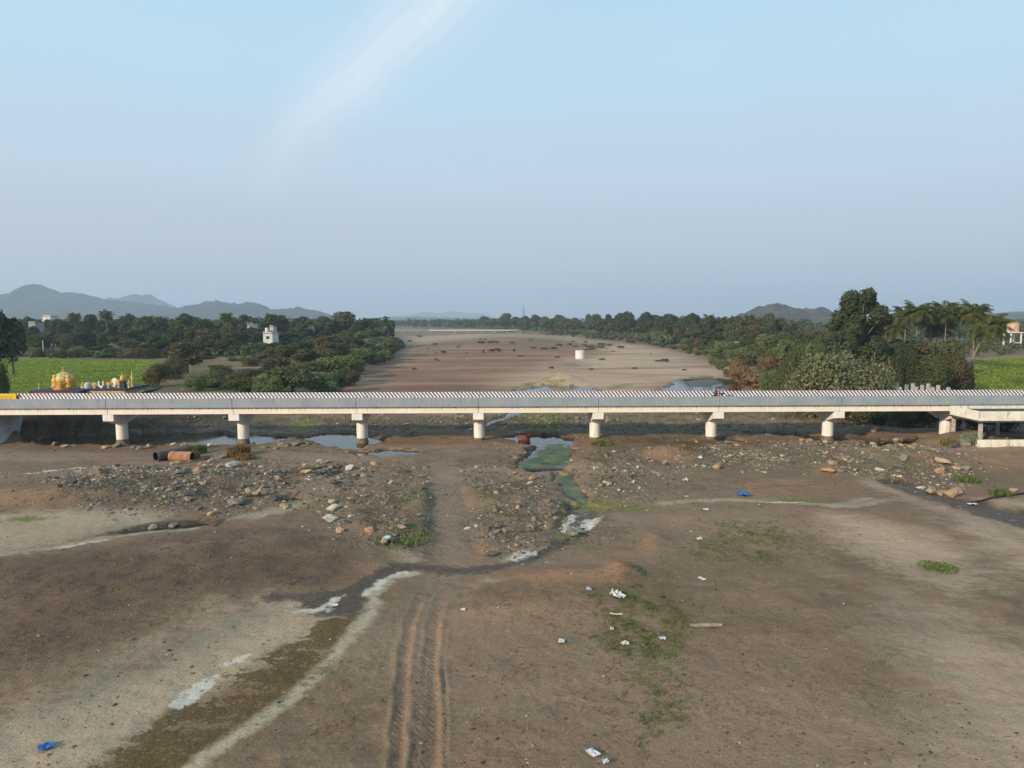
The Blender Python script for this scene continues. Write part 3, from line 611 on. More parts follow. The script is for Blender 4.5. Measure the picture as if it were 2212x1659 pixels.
# floating algae: thin mats on the pools
def mat_sheet(name, pts, z, m, res=0.25, soft=0.5, seed=1, thr=0.0):
    p = P(pts); x = np.arange(p[:, 0].min()-1, p[:, 0].max()+1, res); yv = np.arange(p[:, 1].min()-1, p[:, 1].max()+1, res)
    A, B = np.meshgrid(x, yv); k = sdist_poly(p, A, B)+(fbm(A*0.9, B*0.9, seed)-0.5)*3.6*soft+(fbm(A*3.2, B*3.2, seed+2, 3)-0.5)*3.2*soft
    keep = (k[:-1, :-1] > thr) & (k[1:, 1:] > thr)
    ids = np.arange(A.size).reshape(A.shape)
    F = np.stack([ids[:-1, :-1][keep], ids[:-1, 1:][keep], ids[1:, 1:][keep], ids[1:, :-1][keep]], 1)
    us, invx = np.unique(F.ravel(), return_inverse=True)
    V = np.stack([A.ravel(), B.ravel(), np.full(A.size, z)+(fbm(A.ravel()*2, B.ravel()*2, seed+3)-0.5)*0.01], 1)[us]
    me = mesh_np(name, V, invx.reshape(-1, 4)); me.materials.append(m); o = bpy.data.objects.new(name, me); link(o); tag(o, kind='stuff'); return o
t = NT('pond_algae'); pos = t.pos(); a1 = t.noise(0.5, 5, pos); a2 = t.noise(4, 4, pos); t.bump(a2, 0.4, 0.03)
a3 = t.noise(1.6, 6, pos, 0.7); algae_m = t.fin(t.mix(t.rng(a3, 0.5, 0.62, 0, 0.7), t.mix(t.rng(a2, 0.42, 0.62, 0, 0.7), t.mix(t.rng(a1, 0.40, 0.60), S(60, 84, 54), S(116, 118, 44)), S(46, 60, 40)), S(82, 86, 62)), 0.5, 0.4)
mat_sheet('algae', [(1150, 985), (1165, 968), (1185, 955), (1215, 955), (1240, 965), (1236, 985), (1226, 1003), (1180, 1005), (1130, 1006), (1118, 998)], WL+0.012, algae_m, 0.1, 0.6, 4, 0.1)
mat_sheet('algae', [(1192, 1018), (1240, 1020), (1262, 1055), (1275, 1085), (1225, 1085), (1200, 1045)], WL+0.012, algae_m, 0.1, 0.5, 7, 0.0)
mat_sheet('algae', [(1140, 905), (1190, 890), (1230, 905), (1205, 935), (1160, 935)], WL+0.012, algae_m, 0.15, 1.0, 9, 0.2)
t = NT('scum_foam'); pos = t.pos(); a2 = t.noise(5, 5, pos)
foam_m = t.fin(t.mix(t.rng(a2, 0.4, 0.65), S(214, 210, 200), S(150, 146, 132)), 0.7, 0.3)
mat_sheet('foam', [(1243, 1140), (1258, 1122), (1292, 1110), (1300, 1118), (1280, 1138), (1252, 1150)], WL+0.02, foam_m, 0.1, 0.45, 14, 0.05)
mat_sheet('foam', [(1213, 1128), (1228, 1110), (1248, 1104), (1240, 1124), (1224, 1145), (1208, 1150)], WL+0.02, foam_m, 0.1, 0.4, 15, 0.05)
# ------------------------------------------------------------------ hills
def hill(name, prof, Y, depth, col, seed, rough=10):
    xs = np.array([p[0] for p in prof], float); yy = np.array([p[1] for p in prof], float)
    n = 420; m = 26
    px = np.linspace(xs[0], xs[-1], n); py = np.interp(px, xs, yy)
    V = []
    for j in range(m):
        v = j/(m-1)*2-1
        for i in range(n):
            tp = dp(px[i], py[i], Y); Z = tp[2]
            X = tp[0]; YY = Y+v*depth*(0.5+0.5*(Z-2)/220)
            s = (1-abs(v))**0.85
            spur = 0.72+0.56*float(vnoise(np.array([X*0.006]), np.array([v*3.0]), seed)[0]) if abs(v) > 0.08 else 1
            zz = 2+(Z-2)*s*min(1.0, spur)
            V.append((X, YY, zz))
    V = np.array(V); V[:, 2] += (fbm(V[:, 0]*0.016, V[:, 1]*0.016, seed+5, 5)-0.5)*rough*(V[:, 2] > 6)+(fbm(V[:, 0]*0.05, V[:, 1]*0.05, seed+9, 4)-0.5)*rough*0.8*(V[:, 2] > 6)
    ids = np.arange(n*m).reshape(m, n)
    F = np.stack([ids[:-1, :-1].ravel(), ids[:-1, 1:].ravel(), ids[1:, 1:].ravel(), ids[1:, :-1].ravel()], 1)
    me = mesh_np(name, V, F, True); t = NT(name+'_scrub'); pos = t.pos(); a = t.noise(0.02, 5, pos); b = t.noise(0.1, 4, pos)
    t.bump(b, 1.0, 6.0)
    me.materials.append(t.fin(t.mix(t.rng(t.math('ADD', a, t.math('MULTIPLY', b, 0.6)), 0.55, 1.0), tuple(q*0.6 for q in col), tuple(q*1.5 for q in col)), 0.95, 0.1))
    o = bpy.data.objects.new(name, me); link(o); tag(o, kind='structure'); return o
hill('hill', [(-260, 660), (-160, 640), (-60, 633), (0, 635), (40, 635), (46, 628), (65, 627), (73, 614), (81, 612), (90, 629), (113, 633), (146, 629), (173, 633), (219, 644), (255, 650), (328, 657), (381, 666), (410, 670), (440, 680), (470, 692)], 4300, 900, S(58, 64, 54), 3, 26)
hill('hill', [(330, 692), (370, 672), (400, 662), (430, 656), (467, 649), (490, 651), (512, 656), (543, 653), (565, 658), (587, 667), (610, 668), (644, 664), (662, 668), (684, 670), (720, 682), (750, 692)], 4000, 800, S(58, 64, 54), 8, 26)
hill('hill', [(190, 690), (237, 643), (273, 645), (285, 637), (296, 634), (308, 638), (319, 636), (330, 642), (346, 653), (365, 668), (400, 690)], 6400, 1000, S(64, 70, 62), 12, 30)
hill('hill', [(780, 692), (830, 684), (870, 680), (900, 676), (925, 673), (950, 676), (980, 671), (1005, 676), (1040, 676), (1100, 692)], 11200, 1000, S(84, 84, 76), 15)
hill('hill', [(1560, 694), (1600, 680), (1615, 672), (1637, 660), (1650, 656), (1659, 654), (1668, 656), (1678, 653), (1695, 658), (1703, 663), (1720, 666), (1730, 671), (1750, 668), (1781, 667), (1798, 673), (1830, 682), (1880, 694)], 1750, 330, S(72, 66, 52), 19, 16)
hill('hill', [(1880, 694), (1960, 683), (2040, 680), (2120, 678), (2212, 672), (2300, 676), (2420, 692)], 2600, 400, S(84, 84, 66), 23, 6)
hill('hill', [(760, 694), (820, 685), (900, 684), (1000, 687), (1200, 688), (1400, 687), (1600, 686), (1800, 689), (1950, 694)], 5200, 500, S(72, 78, 62), 27, 8)
HAZE = 1.65e-4
# ------------------------------------------------------------------ road bridge
BK = 0.015; BY = 95.0
t = NT('barrier_grey_paint'); v = t.obj(); n1 = t.noise(0.35, 4, v); n2 = t.noise(3, 6, t.scalev(v, (1.8, 1, 0.12)), 0.7)
grey_m = t.fin(t.mix(t.rng(n2, 0.5, 0.68, 0, 0.6), t.mix(t.rng(n1, 0.35, 0.65), S(138, 148, 155), S(152, 158, 160)), S(96, 98, 98)), 0.7)
t = NT('girder_cream_paint'); v = t.obj(); n1 = t.noise(0.4, 4, v); n2 = t.noise(2.2, 5, t.scalev(v, (2.2, 1, 0.3)))
sepz = t.n.new('ShaderNodeSeparateXYZ'); t.l.new(v, sepz.inputs[0])
topst = t.math('MULTIPLY', t.rng(n2, 0.5, 0.66), t.rng(sepz.outputs[2], 4.3, 5.1, 0.12, 0.7))
cream_m = t.fin(t.mix(topst, t.mix(t.rng(n1, 0.3, 0.7), S(232, 220, 202), S(240, 230, 214)), S(176, 146, 120)), 0.75)
t = NT('pier_white_paint'); v = t.obj(); n1 = t.noise(0.8, 4, v); n2 = t.noise(2.0, 4, t.scalev(v, (3, 3, 0.35)))
white_m = t.fin(t.mix(t.rng(n2, 0.5, 0.68, 0, 0.6), t.mix(t.rng(n1, 0.3, 0.7), S(226, 220, 212), S(236, 230, 220)), S(188, 178, 162)), 0.75)
stain_m = simple('waterline_concrete', S(126, 112, 92), 0.85, 0.25, 3)
conc_m = simple('weathered_concrete', S(150, 148, 142), 0.85, 0.2, 1.2, 0.2)
asph_m = simple('asphalt', S(62, 61, 60), 0.9, 0.15, 3)
bear_m = simple('dark_steel', S(40, 40, 42), 0.6, 0.2, 3)
# chevron paint on the kerb-side face of the far barrier
t = NT('barrier_chevron_paint'); v = t.obj(); sp = t.n.new('ShaderNodeSeparateXYZ'); t.l.new(v, sp.inputs[0])
fold = t.math('ABSOLUTE', t.math('SUBTRACT', sp.outputs[2], 5.74))
ph = t.math('FRACT', t.math('DIVIDE', t.math('ADD', sp.outputs[0], t.math('MULTIPLY', fold, 0.85)), 0.52))
blk = t.math('MULTIPLY', t.rng(ph, 0.0, 0.03), t.rng(ph, 0.46, 0.43))
n1 = t.noise(1.5, 4, v)
wh = t.mix(t.rng(n1, 0.35, 0.7), S(232, 224, 226), S(210, 202, 204)); bl = t.mix(n1, S(40, 30, 34), S(62, 48, 50))
onside = t.rng(sp.outputs[2], 5.45, 5.50)
chev_m = t.fin(t.mix(onside, S(150, 148, 146), t.mix(blk, wh, bl)), 0.6)
bridge = thing('road_bridge', 'long grey and cream concrete road bridge on round piers crossing the dry riverbed', 'bridge', (0, BY, 0), math.atan(BK))
PIER_PX = [264, 526, 783, 1036, 1286, 1537, 1789, 2043]
PX = []
for p in PIER_PX:
    x = 0
    for _ in range(5): x = dp(p, 920, BY+BK*x+3.8)[0]
    PX.append(x)
EDGE = [PX[0]-15.6] + PX + [PX[-1]+15.6, PX[-1]+31.2]
ZT, ZG, ZB_ = 6.44, 5.17, 4.27
for i in range(len(EDGE)-1):
    a, b = EDGE[i]+0.03, EDGE[i+1]-0.03
    if i == 0: a -= 14
    MB().prism([(0.0, ZG), (0.0, ZT), (0.22, ZT), (0.28, 5.95), (0.42, 5.72), (0.46, 5.47), (0.46, ZG)], a, b).build('near_barrier', grey_m, bridge, bevel=0.02)
    MB().prism([(7.64, ZG), (7.64, ZT), (7.36, ZT), (7.30, 5.95), (7.22, 5.72), (7.16, 5.47), (7.16, ZG)], a, b).build('far_barrier', chev_m, bridge)
    MB().box(a, b, 0.464, 7.156, 5.2, 5.46).build('deck', asph_m, bridge)
    for yy in (0.42, 2.6, 4.7, 6.88):
        MB().prism([(yy, ZB_), (yy, ZG-0.004), (yy+0.42, ZG-0.004), (yy+0.42, ZB_)], a, b).build('girder', cream_m, bridge, bevel=0.02)
    for q in (0.18, 0.5, 0.82):
        x = a+(b-a)*q+0.3*math.sin(i*3+q*9)
        MB().box(x-0.05, x+0.05, 0.33, 0.415, 4.98, 5.165).build('drain_spout', bear_m, bridge)
YC = 3.8
for k, x in enumerate(PX):
    cap = MB(); w = 0.72
    prof = [(0.45, 4.25), (0.45, 3.35), (YC-1.05, 2.72), (YC+1.05, 2.72), (7.15, 3.35), (7.15, 4.25)]
    cap.prism(prof, x-w, x+w).build('pier_cap', white_m, bridge, bevel=0.03)
    col = MB().lathe([(0.76, 0.05), (0.76, 2.716)], x, YC, 28, False).build('pier_column', white_m, bridge, smooth=True)
    MB().lathe([(0.768, 0.06), (0.768, 0.42)], x, YC, 28, False).build('silt_band', stain_m, bridge, smooth=True)
    MB().lathe([(0.85, -1.6), (0.85, -0.02), (0.80, 0.06)], x, YC, 28).build('pier_footing', stain_m, bridge, smooth=True)
ab = MB(); xa = EDGE[0]-0.2
pts = [(-96, 0.6)] + [(xa-2.2+2.2*math.sin(q), 2.8-2.2*math.cos(q)) for q in np.linspace(0, math.pi/2, 9)] + [(xa, 7.0), (-96, 7.0)]
n = len(pts); V = [(a, b, -0.8) for a, b in pts]+[(a, b, 4.26) for a, b in pts]
ab.add(V, [tuple(range(n))[::-1], tuple(range(n, 2*n))]+[(i, (i+1) % n, n+(i+1) % n, n+i) for i in range(n)])
ab.build('abutment', simple('abutment_concrete', S(176, 180, 184), 0.85, 0.15, 0.8, 0.15), bridge)
# yellow board painted with a notice, at the bridge end behind the traffic lane
yl = simple('sign_yellow', S(238, 196, 30), 0.5, 0.06, 1.0); yb = simple('sign_ochre_ink', S(176, 128, 24), 0.6, 0.05)
sg = thing('notice_board', 'yellow painted notice board fixed to the far barrier at the left end', 'sign', (0, 0, 0))
sg.location = (0, BY, 0); sg.rotation_euler = (0, 0, math.atan(BK))
xr = dp(36.3, 855, BY+7-1.1)[0]
MB().box(xr-9.5, xr-0.05, 7.02, 7.10, 5.5, 6.46).build('panel', yl, sg)
MB().box(xr-0.05, xr+0.03, 7.0, 7.11, 5.49, 6.47).build('frame', simple('sign_edge', S(140, 80, 40)), sg)
rnd = random.Random(4)
for row, z in enumerate((6.28, 6.08, 5.88, 5.72)):
    x = xr-9.2
    while x < xr-0.7:
        w = rnd.uniform(0.16, 0.42)
        if not (row == 0 and x > xr-2.6): MB().box(x, x+w, 7.013, 7.02, z-0.05, z+0.045).build('lettering', yb, sg)
        x += w+rnd.uniform(0.06, 0.2)
# ------------------------------------------------------------------ old pavilion in front of the bridge
t = NT('mouldy_whitewash'); v = t.pos(); n1 = t.noise(0.9, 5, v); n2 = t.noise(1.6, 5, t.scalev(v, (1.6, 1.6, 0.3))); n3 = t.noise(6, 3, v)
whw = t.mix(t.rng(n1, 0.35, 0.65), S(232, 226, 210), S(214, 206, 188)); whw = t.mix(t.rng(n2, 0.54, 0.70, 0, 0.6), whw, S(120, 114, 98)); whw = t.mix(t.rng(n3, 0.62, 0.74, 0, 0.35), whw, S(70, 68, 58))
wash_m = t.fin(whw, 0.9); mould_m = simple('mould_black_cement', S(84, 80, 72), 0.9, 0.3, 2.0, 0.2)
pil_m = simple('flaking_pillar_paint', S(188, 180, 168), 0.85, 0.2, 2.0)
px0 = dp(980/DS, 900, 89.0)[0]; pg = GZ(px0+4, 91)
pav = thing('pavilion', 'derelict flat roofed pavilion with mould streaked white fascia at the right edge', 'pavilion', (px0, 89.0, 0))
W, Dp, z1, z0 = 17.0, 6.2, 5.15, 3.95
MB().box(0, W, 0, 0.18, z0, z1).build('fascia', wash_m, pav, bevel=0.02); MB().box(0, W, Dp-0.18, Dp, z0, z1).build('fascia', wash_m, pav, bevel=0.02)
MB().box(0, 0.18, 0.182, Dp-0.182, z0, z1-0.003).build('fascia', wash_m, pav, bevel=0.02); MB().box(W-0.18, W, 0.182, Dp-0.182, z0, z1-0.003).build('fascia', wash_m, pav)
MB().box(0.182, W-0.182, 0.182, Dp-0.182, 4.55, 4.75).build('roof_slab', mould_m, pav)
MB().box(-0.45, W+0.45, -0.45, Dp+0.45, z0-0.12, z0-0.003).build('eave', mould_m, pav)
for cx, cy in ((0.35, 0.3), (6.3, 0.3), (12.2, 0.3), (0.35, Dp-0.4), (6.3, Dp-0.4), (12.2, Dp-0.4)):
    MB().box(cx-0.19, cx+0.19, cy-0.19, cy+0.19, 0.2, z0-0.122).build('pillar', pil_m, pav, bevel=0.03)
MB().box(-0.1, 8.0, -0.15, 0.10, 0.2, pg+0.3).build('plinth', wash_m, pav); MB().box(-0.1, 0.15, 0.102, Dp, 0.2, pg+0.26).build('plinth', wash_m, pav)
# ------------------------------------------------------------------ temple behind the left end
gold = simple('temple_gold_paint', S(206, 150, 52), 0.35, 0.25, 3.0, 0.3, 0.6); gold2 = simple('temple_pale_gold', S(196, 176, 110), 0.45, 0.2, 2.0, 0.2)
navy = simple('temple_blue_grey', S(52, 58, 74), 0.7, 0.15, 1.0); red_m = simple('temple_red_line', S(150, 60, 66), 0.6); gwh = simple('temple_white', S(226, 222, 220), 0.6, 0.06, 2)
tan_m = simple('temple_buff_fascia', S(176, 150, 104), 0.8, 0.25, 2.5); slab_m = simple('temple_grey_slab', S(128, 124, 112), 0.85, 0.2, 1.0)
YT = 116.0
def TX(zx): return dp((160+zx/5.53)*0.57604, 840, YT)[0]
def TZ(zy): return dp(400*0.576, (1360+zy/5.53)*0.57604, YT)[2]
tx0 = TX(450); tg = GZ(tx0, YT)
tem = thing('temple_shrine', 'small shrine with golden domed tower and dark blue cornice behind the bridge', 'shrine', (tx0, YT, 0))
zc0, zc1, zg0 = TZ(640), TZ(545), TZ(540)
MB().box(-3.1, 3.3, -2.2, 3.2, tg-0.6, zc0-0.25).build('wall', tan_m, tem)
MB().box(-3.9, 4.2, -3.0, 4.0, zc0-0.246, zc1).build('cornice', navy, tem, bevel=0.06)
MB().box(-3.2, 3.2, -3.03, -3.002, (zc0+zc1)/2-0.02, (zc0+zc1)/2+0.13).build('cornice_stripe', red_m, tem)
zt = TZ(200)
hgt = zt-zc1; r0 = (TX(680)-TX(230))/2*0.92
MB().lathe([(r0*0.98, zc1+0.003), (r0*0.98, zc1+hgt*0.10), (r0*0.9, zc1+hgt*0.12), (r0*0.9, zc1+hgt*0.34), (r0*0.97, zc1+hgt*0.36), (r0*0.97, zc1+hgt*0.42), (r0*0.84, zc1+hgt*0.45)], 0, 0, 24).build('tower_base', gold, tem)
MB().lathe([(r0*0.86, zc1+hgt*0.452), (r0*0.90, zc1+hgt*0.58), (r0*0.82, zc1+hgt*0.74), (r0*0.62, zc1+hgt*0.90), (r0*0.34, zc1+hgt*1.0), (r0*0.10, zc1+hgt*1.03)], 0, 0, 28).build('dome', gold2, tem, smooth=True)
MB().lathe([(0.12, zt), (0.30, zt+0.1), (0.22, zt+0.28), (0.08, zt+0.36), (0.18, zt+0.5), (0.06, zt+0.64), (0.12, zt+0.76), (0.02, zt+1.0)], 0, 0, 12).build('finial', gold, tem, smooth=True)
for k in range(4):
    q = k*math.pi/2-0.6
    m = MB(); cx, cy = math.cos(q)*r0*0.86, math.sin(q)*r0*0.86
    m.lathe([(0.42, 0), (0.46, 0.25), (0.30, 0.5), (0.36, 0.8), (0.40, 1.15), (0.2, 1.4), (0.24, 1.6), (0.20, 1.82), (0.05, 1.95)], 0, 0, 12)
    m.v = [(a*1.35+cx, b*0.8+cy, c*hgt*0.40+zc1+0.12*hgt) for a, b, c in m.v]; m.build('tower_figure', gold, tem, smooth=True)
    m = MB(); cx, cy = math.cos(q+0.8)*r0*0.92, math.sin(q+0.8)*r0*0.92
    m.lathe([(0.3, 0), (0.24, 0.35), (0.28, 0.7), (0.12, 0.95), (0.15, 1.15), (0.03, 1.3)], 0, 0, 10); m.v = [(a+cx, b+cy, c*0.9+zc1+hgt*0.10) for a, b, c in m.v]; m.build('tower_figure', gold, tem, smooth=True)
MB().tube([(-4.0, -2.9, zc0-0.2), (-4.35, -2.9, zc0+0.1), (-4.55, -2.9, zc0+0.42), (-4.3, -2.9, zc0+0.62), (-4.05, -2.9, zc0+0.45), (-4.2, -2.9, zc0+0.3)], 0.08, 8).build('scroll', tan_m, tem, smooth=True)
# hall beside it
hx0, hx1 = TX(760), TX(1880); zr = TZ(520)
hall = thing('temple_hall', 'flat roofed temple hall with buff fascia carrying painted emblems along its roof', 'temple', (hx0, YT-0.5, 0))
Lh = hx1-hx0
MB().box(0.5, Lh-1.4, 0, 6.5, tg-0.6, TZ(632)-0.5).build('wall', tan_m, hall)
MB().prism([(-0.9, TZ(660)-0.5), (-0.3, TZ(560)), (6.8, TZ(560)), (7.4, TZ(660)-0.5)], 0.2, Lh-0.9).build('sloped_fascia', tan_m, hall)
MB().box(0.9, Lh-0.5, -0.6, 7.0, TZ(560)+0.003, zr).build('parapet', navy, hall, bevel=0.05)
MB().add([(Lh-0.45, -0.9, TZ(640)-0.3), (Lh+2.2, -0.4, TZ(555)), (Lh+2.4, 5.5, TZ(555)), (Lh-0.45, 7.0, TZ(640)-0.3), (Lh-0.45, -0.9, TZ(640)-0.55), (Lh+2.2, -0.4, TZ(555)-0.22), (Lh+2.4, 5.5, TZ(555)-0.22), (Lh-0.45, 7.0, TZ(640)-0.55)],
         [(0, 1, 2, 3), (7, 6, 5, 4), (0, 4, 5, 1), (1, 5, 6, 2), (2, 6, 7, 3), (3, 7, 4, 0)]).build('side_awning', slab_m, hall)
MB().tube([(-0.3, -1.0, TZ(640)-0.4), (-0.3, -1.0, TZ(572)), (1.0, -1.0, TZ(560))], 0.05, 6).build('rail', gwh, hall)
def emblem(zx, zb, h, w, kind, label):
    x = TX(zx); o = thing('roof_emblem' if kind != 'bell' else 'roof_dome', label, 'emblem', (x, YT-0.6, zr))
    if kind == 'star':
        m = MB(); n = 16; pr = []
        for i in range(n):
            q = 2*math.pi*i/n+0.2; r = (1.0 if i % 2 == 0 else 0.66); pr.append((math.cos(q)*w*r, h*0.62+math.sin(q)*h*0.38*r))
        V = [(a, -0.09, b) for a, b in pr]+[(a, 0.09, b) for a, b in pr]
        m.add(V, [tuple(range(n)), tuple(range(n, 2*n))[::-1]]+[(i, n+i, n+(i+1) % n, (i+1) % n) for i in range(n)]); m.build('disc', gold, o)
        MB().box(-w*0.3, w*0.3, -0.14, 0.14, 0, h*0.28).build('pedestal', gold2, o)
    elif kind == 'u':
        m = MB(); q = [(-w, h), (-w, h*0.45)]+[(-w*math.cos(a), h*0.45-w*math.sin(a)*0.9) for a in np.linspace(0.2, math.pi-0.2, 7)]+[(w, h*0.45), (w, h)]
        m.tube([(a, 0, b) for a, b in q], [0.12]+[0.16]*(len(q)-2)+[0.1], 8); m.build('mark', gwh, o, smooth=True)
        MB().box(-0.14, 0.14, -0.1, 0.1, 0, h*0.3).build('pedestal', gwh, o); MB().tube([(0, -0.05, h*0.42), (0, -0.05, h)], 0.06, 6).build('centre_line', red_m, o)
    elif kind == 'shield':
        m = MB(); pr = [(-0.12, 0), (0.12, 0), (w*0.55, h*0.45), (w, h*0.75), (w*0.75, h*0.92), (0, h), (-w*0.75, h*0.92), (-w, h*0.75), (-w*0.55, h*0.45)]; n = len(pr)
        m.add([(a, -0.1, b) for a, b in pr]+[(a, 0.1, b) for a, b in pr], [tuple(range(n)), tuple(range(n, 2*n))[::-1]]+[(i, n+i, n+(i+1) % n, (i+1) % n) for i in range(n)]); m.build('conch', gwh, o, bevel=0.03)
    elif kind == 'bell':
        MB().lathe([(w, 0), (w, h*0.5), (w*0.86, h*0.75), (w*0.5, h*0.95), (0.04, h)], 0, 0, 18).build('dome', simple('dome_silver', S(176, 178, 184), 0.5, 0.1, 2), o, smooth=True)
    elif kind == 'fig':
        MB().lathe([(w*0.7, 0), (w*0.75, h*0.2), (w*0.5, h*0.4), (w*0.7, h*0.6), (w*0.3, h*0.75), (w*0.36, h*0.88), (0.03, h)], 0, 0, 12).build('figure', gold2, o, smooth=True)
        MB().box(-w, w, -0.1, 0.1, h*0.52, h*0.6).build('arms', gold2, o)
    elif kind == 'tower':
        MB().box(-w*0.9, w*0.9, -w*0.9, w*0.9, 0, h*0.5).build('plinth', navy, o)
        MB().lathe([(w, h*0.503), (w*1.05, h*0.6), (w*0.8, h*0.75), (w*0.5, h*0.85), (0.1, h*0.9), (0.14, h*0.95), (0.02, h)], 0, 0, 16).build('dome', gold, o, smooth=True)
    return o
emblem(880, 520, 1.05, 0.42, 'fig', 'small pale gold figure with outstretched arms left of the silver roof dome')
emblem(985, 525, 1.0, 0.55, 'bell', 'silver grey rounded dome on the temple hall roof')
emblem(1120, 520, 1.0, 0.56, 'star', 'golden rayed emblem just right of the silver roof dome')
emblem(1262, 520, 1.15, 0.36, 'u', 'white u shaped mark with red centre line on the temple roof')
emblem(1330, 480, 1.35, 0.45, 'star', 'dull golden rayed emblem right behind the white u shaped mark').location.y += 2.5
emblem(1410, 515, 1.1, 0.40, 'star', 'small golden rayed emblem between the u mark and the white shell')
emblem(1475, 470, 1.6, 0.42, 'shield', 'white shell shaped emblem standing on the temple roof').location.y += 1.0
emblem(1622, 500, 1.5, 0.5, 'star', 'golden rayed emblem left of the little golden domed turret')
emblem(1712, 490, 2.5, 0.42, 'tower', 'little turret with golden dome on dark plinth at the roof end')
emblem(1770, 490, 2.7, 0.3, 'fig', 'tall thin figure right behind the little golden turret').location.y += 2.0
emblem(1838, 480, 1.4, 0.3, 'fig', 'pale figure at the right corner of the temple roof')
# ------------------------------------------------------------------ vegetation
def leaf_mat(name, a, b, c, dry=0.0):
    a, b, c = (tuple(q*1.14 for q in k) for k in (a, b, c))
    t = NT(name); v = t.pos(); oi = t.n.new('ShaderNodeObjectInfo'); ge = t.n.new('ShaderNodeNewGeometry')
    n1 = t.noise(0.45, 3, v); col = t.mix(t.rng(n1, 0.35, 0.65), a, b)
    col = t.mix(t.rng(ge.outputs['Random Per Island'], 0.55, 1.0, 0, 0.75, False), col, c)
    col = t.mix(t.rng(oi.outputs['Random'], 0.0, 1.0, 0, 0.5, False), col, tuple(0.5*(p+q)*k for p, q, k in zip(a, c, (1.15, 0.9, 0.8))))
    m = t.fin(col, 0.7, 0.2)
    tr = t.n.new('ShaderNodeBsdfTranslucent'); t._set(tr.inputs[0], col); ms = t.n.new('ShaderNodeMixShader'); ms.inputs[0].default_value = 0.24
    t.l.new(t.b.outputs[0], ms.inputs[1]); t.l.new(tr.outputs[0], ms.inputs[2]); t.l.new(ms.outputs[0], t.out.inputs[0])
    return m
LM = {
    'dark': leaf_mat('foliage_dark', S(50, 64, 40), S(64, 77, 47), S(84, 92, 58)),
    'mid': leaf_mat('foliage_mid', S(62, 76, 44), S(82, 92, 54), S(104, 106, 64)),
    'light': leaf_mat('foliage_light', S(76, 98, 56), S(96, 114, 66), S(120, 130, 80)),
    'olive': leaf_mat('foliage_olive', S(92, 98, 66), S(112, 114, 80), S(138, 136, 102)),
    'brown': leaf_mat('foliage_brown', S(76, 74, 50), S(92, 86, 58), S(110, 102, 72)),
    'dry': leaf_mat('foliage_dry', S(116, 96, 64), S(132, 106, 74), S(146, 124, 84)),
    'palm': leaf_mat('foliage_palm', S(62, 78, 40), S(82, 92, 48), S(116, 110, 60)),
}
bark = simple('tree_bark', S(92, 80, 66), 0.9, 0.25, 3.0, 0.3); palm_bark = simple('palm_bark', S(132, 118, 98), 0.9, 0.2, 4.0, 0.3)
def leaf_quads(C_, Nn, size, rng, asp=1.0):
    n = len(C_); r = rng.normal(size=(n, 3)); u = np.cross(Nn, r); u /= np.linalg.norm(u, axis=1, keepdims=True)+1e-9
    w = np.cross(Nn, u); w /= np.linalg.norm(w, axis=1, keepdims=True)+1e-9
    s = size*(0.6+0.8*rng.random((n, 1)))
    u = u*s*asp; w = w*s
    bend = Nn*s*0.25
    V = np.stack([C_-u-bend, C_-w*0.75, C_+u-bend, C_+w*0.75], 1).reshape(-1, 3)
    return V, np.arange(4*n).reshape(n, 4)
def crown_mesh(name, h, w, z0, lobes, nl, size, mat, seed, flat=1.0, top=1.0, inner=0.25, shoots=0):
    rng = np.random.default_rng(seed); CC = []; NN = []
    zc = (z0+h)/2; hz_ = (h-z0)/2
    for k in range(lobes):
        th = rng.random()*2*math.pi; vz = rng.uniform(-0.75, 0.8)
        rr = math.sqrt(max(0.05, 1-vz*vz))*rng.uniform(0.25, 0.72)*(1-0.25*max(0, vz)*top)
        c = np.array([math.cos(th)*rr*w/2, math.sin(th)*rr*w/2, zc+vz*hz_*0.72])
        R_ = w/2*rng.uniform(0.30, 0.48)
        m = int(nl/lobes); d = rng.normal(size=(m, 3)); d /= np.linalg.norm(d, axis=1, keepdims=True)
        d[:, 2] = np.abs(d[:, 2])*np.where(rng.random(m) < 0.75, 1, -1)
        rad = R_*(1-inner*rng.random((m, 1))**1.5)*(0.85+0.3*rng.random((m, 1)))
        CC.append(c+d*rad*np.array([1, 1, flat])); NN.append(d+rng.normal(size=(m, 3))*0.55)
    for k in range(shoots):     # upright young shoots above the crown
        j = rng.integers(len(CC)); b = CC[j][np.argmax(CC[j][:, 2]-0.3*rng.random(len(CC[j]))*h)]; L_ = rng.uniform(0.4, 1.2); ln = rng.normal(size=2)*0.15
        q = np.linspace(0, 1, 9)[:, None]; CC.append(b+np.concatenate([ln[None]*q*L_, q*L_], 1)+rng.normal(size=(9, 3))*0.05); NN.append(rng.normal(size=(9, 3)))
    CC = np.concatenate(CC); NN = np.concatenate(NN); NN /= np.linalg.norm(NN, axis=1, keepdims=True)
    CC[:, 2] = np.clip(CC[:, 2], 0.1, None)
    V, F = leaf_quads(CC, NN, size, rng)
    me = mesh_np(name, V, F); me.materials.append(mat); return me
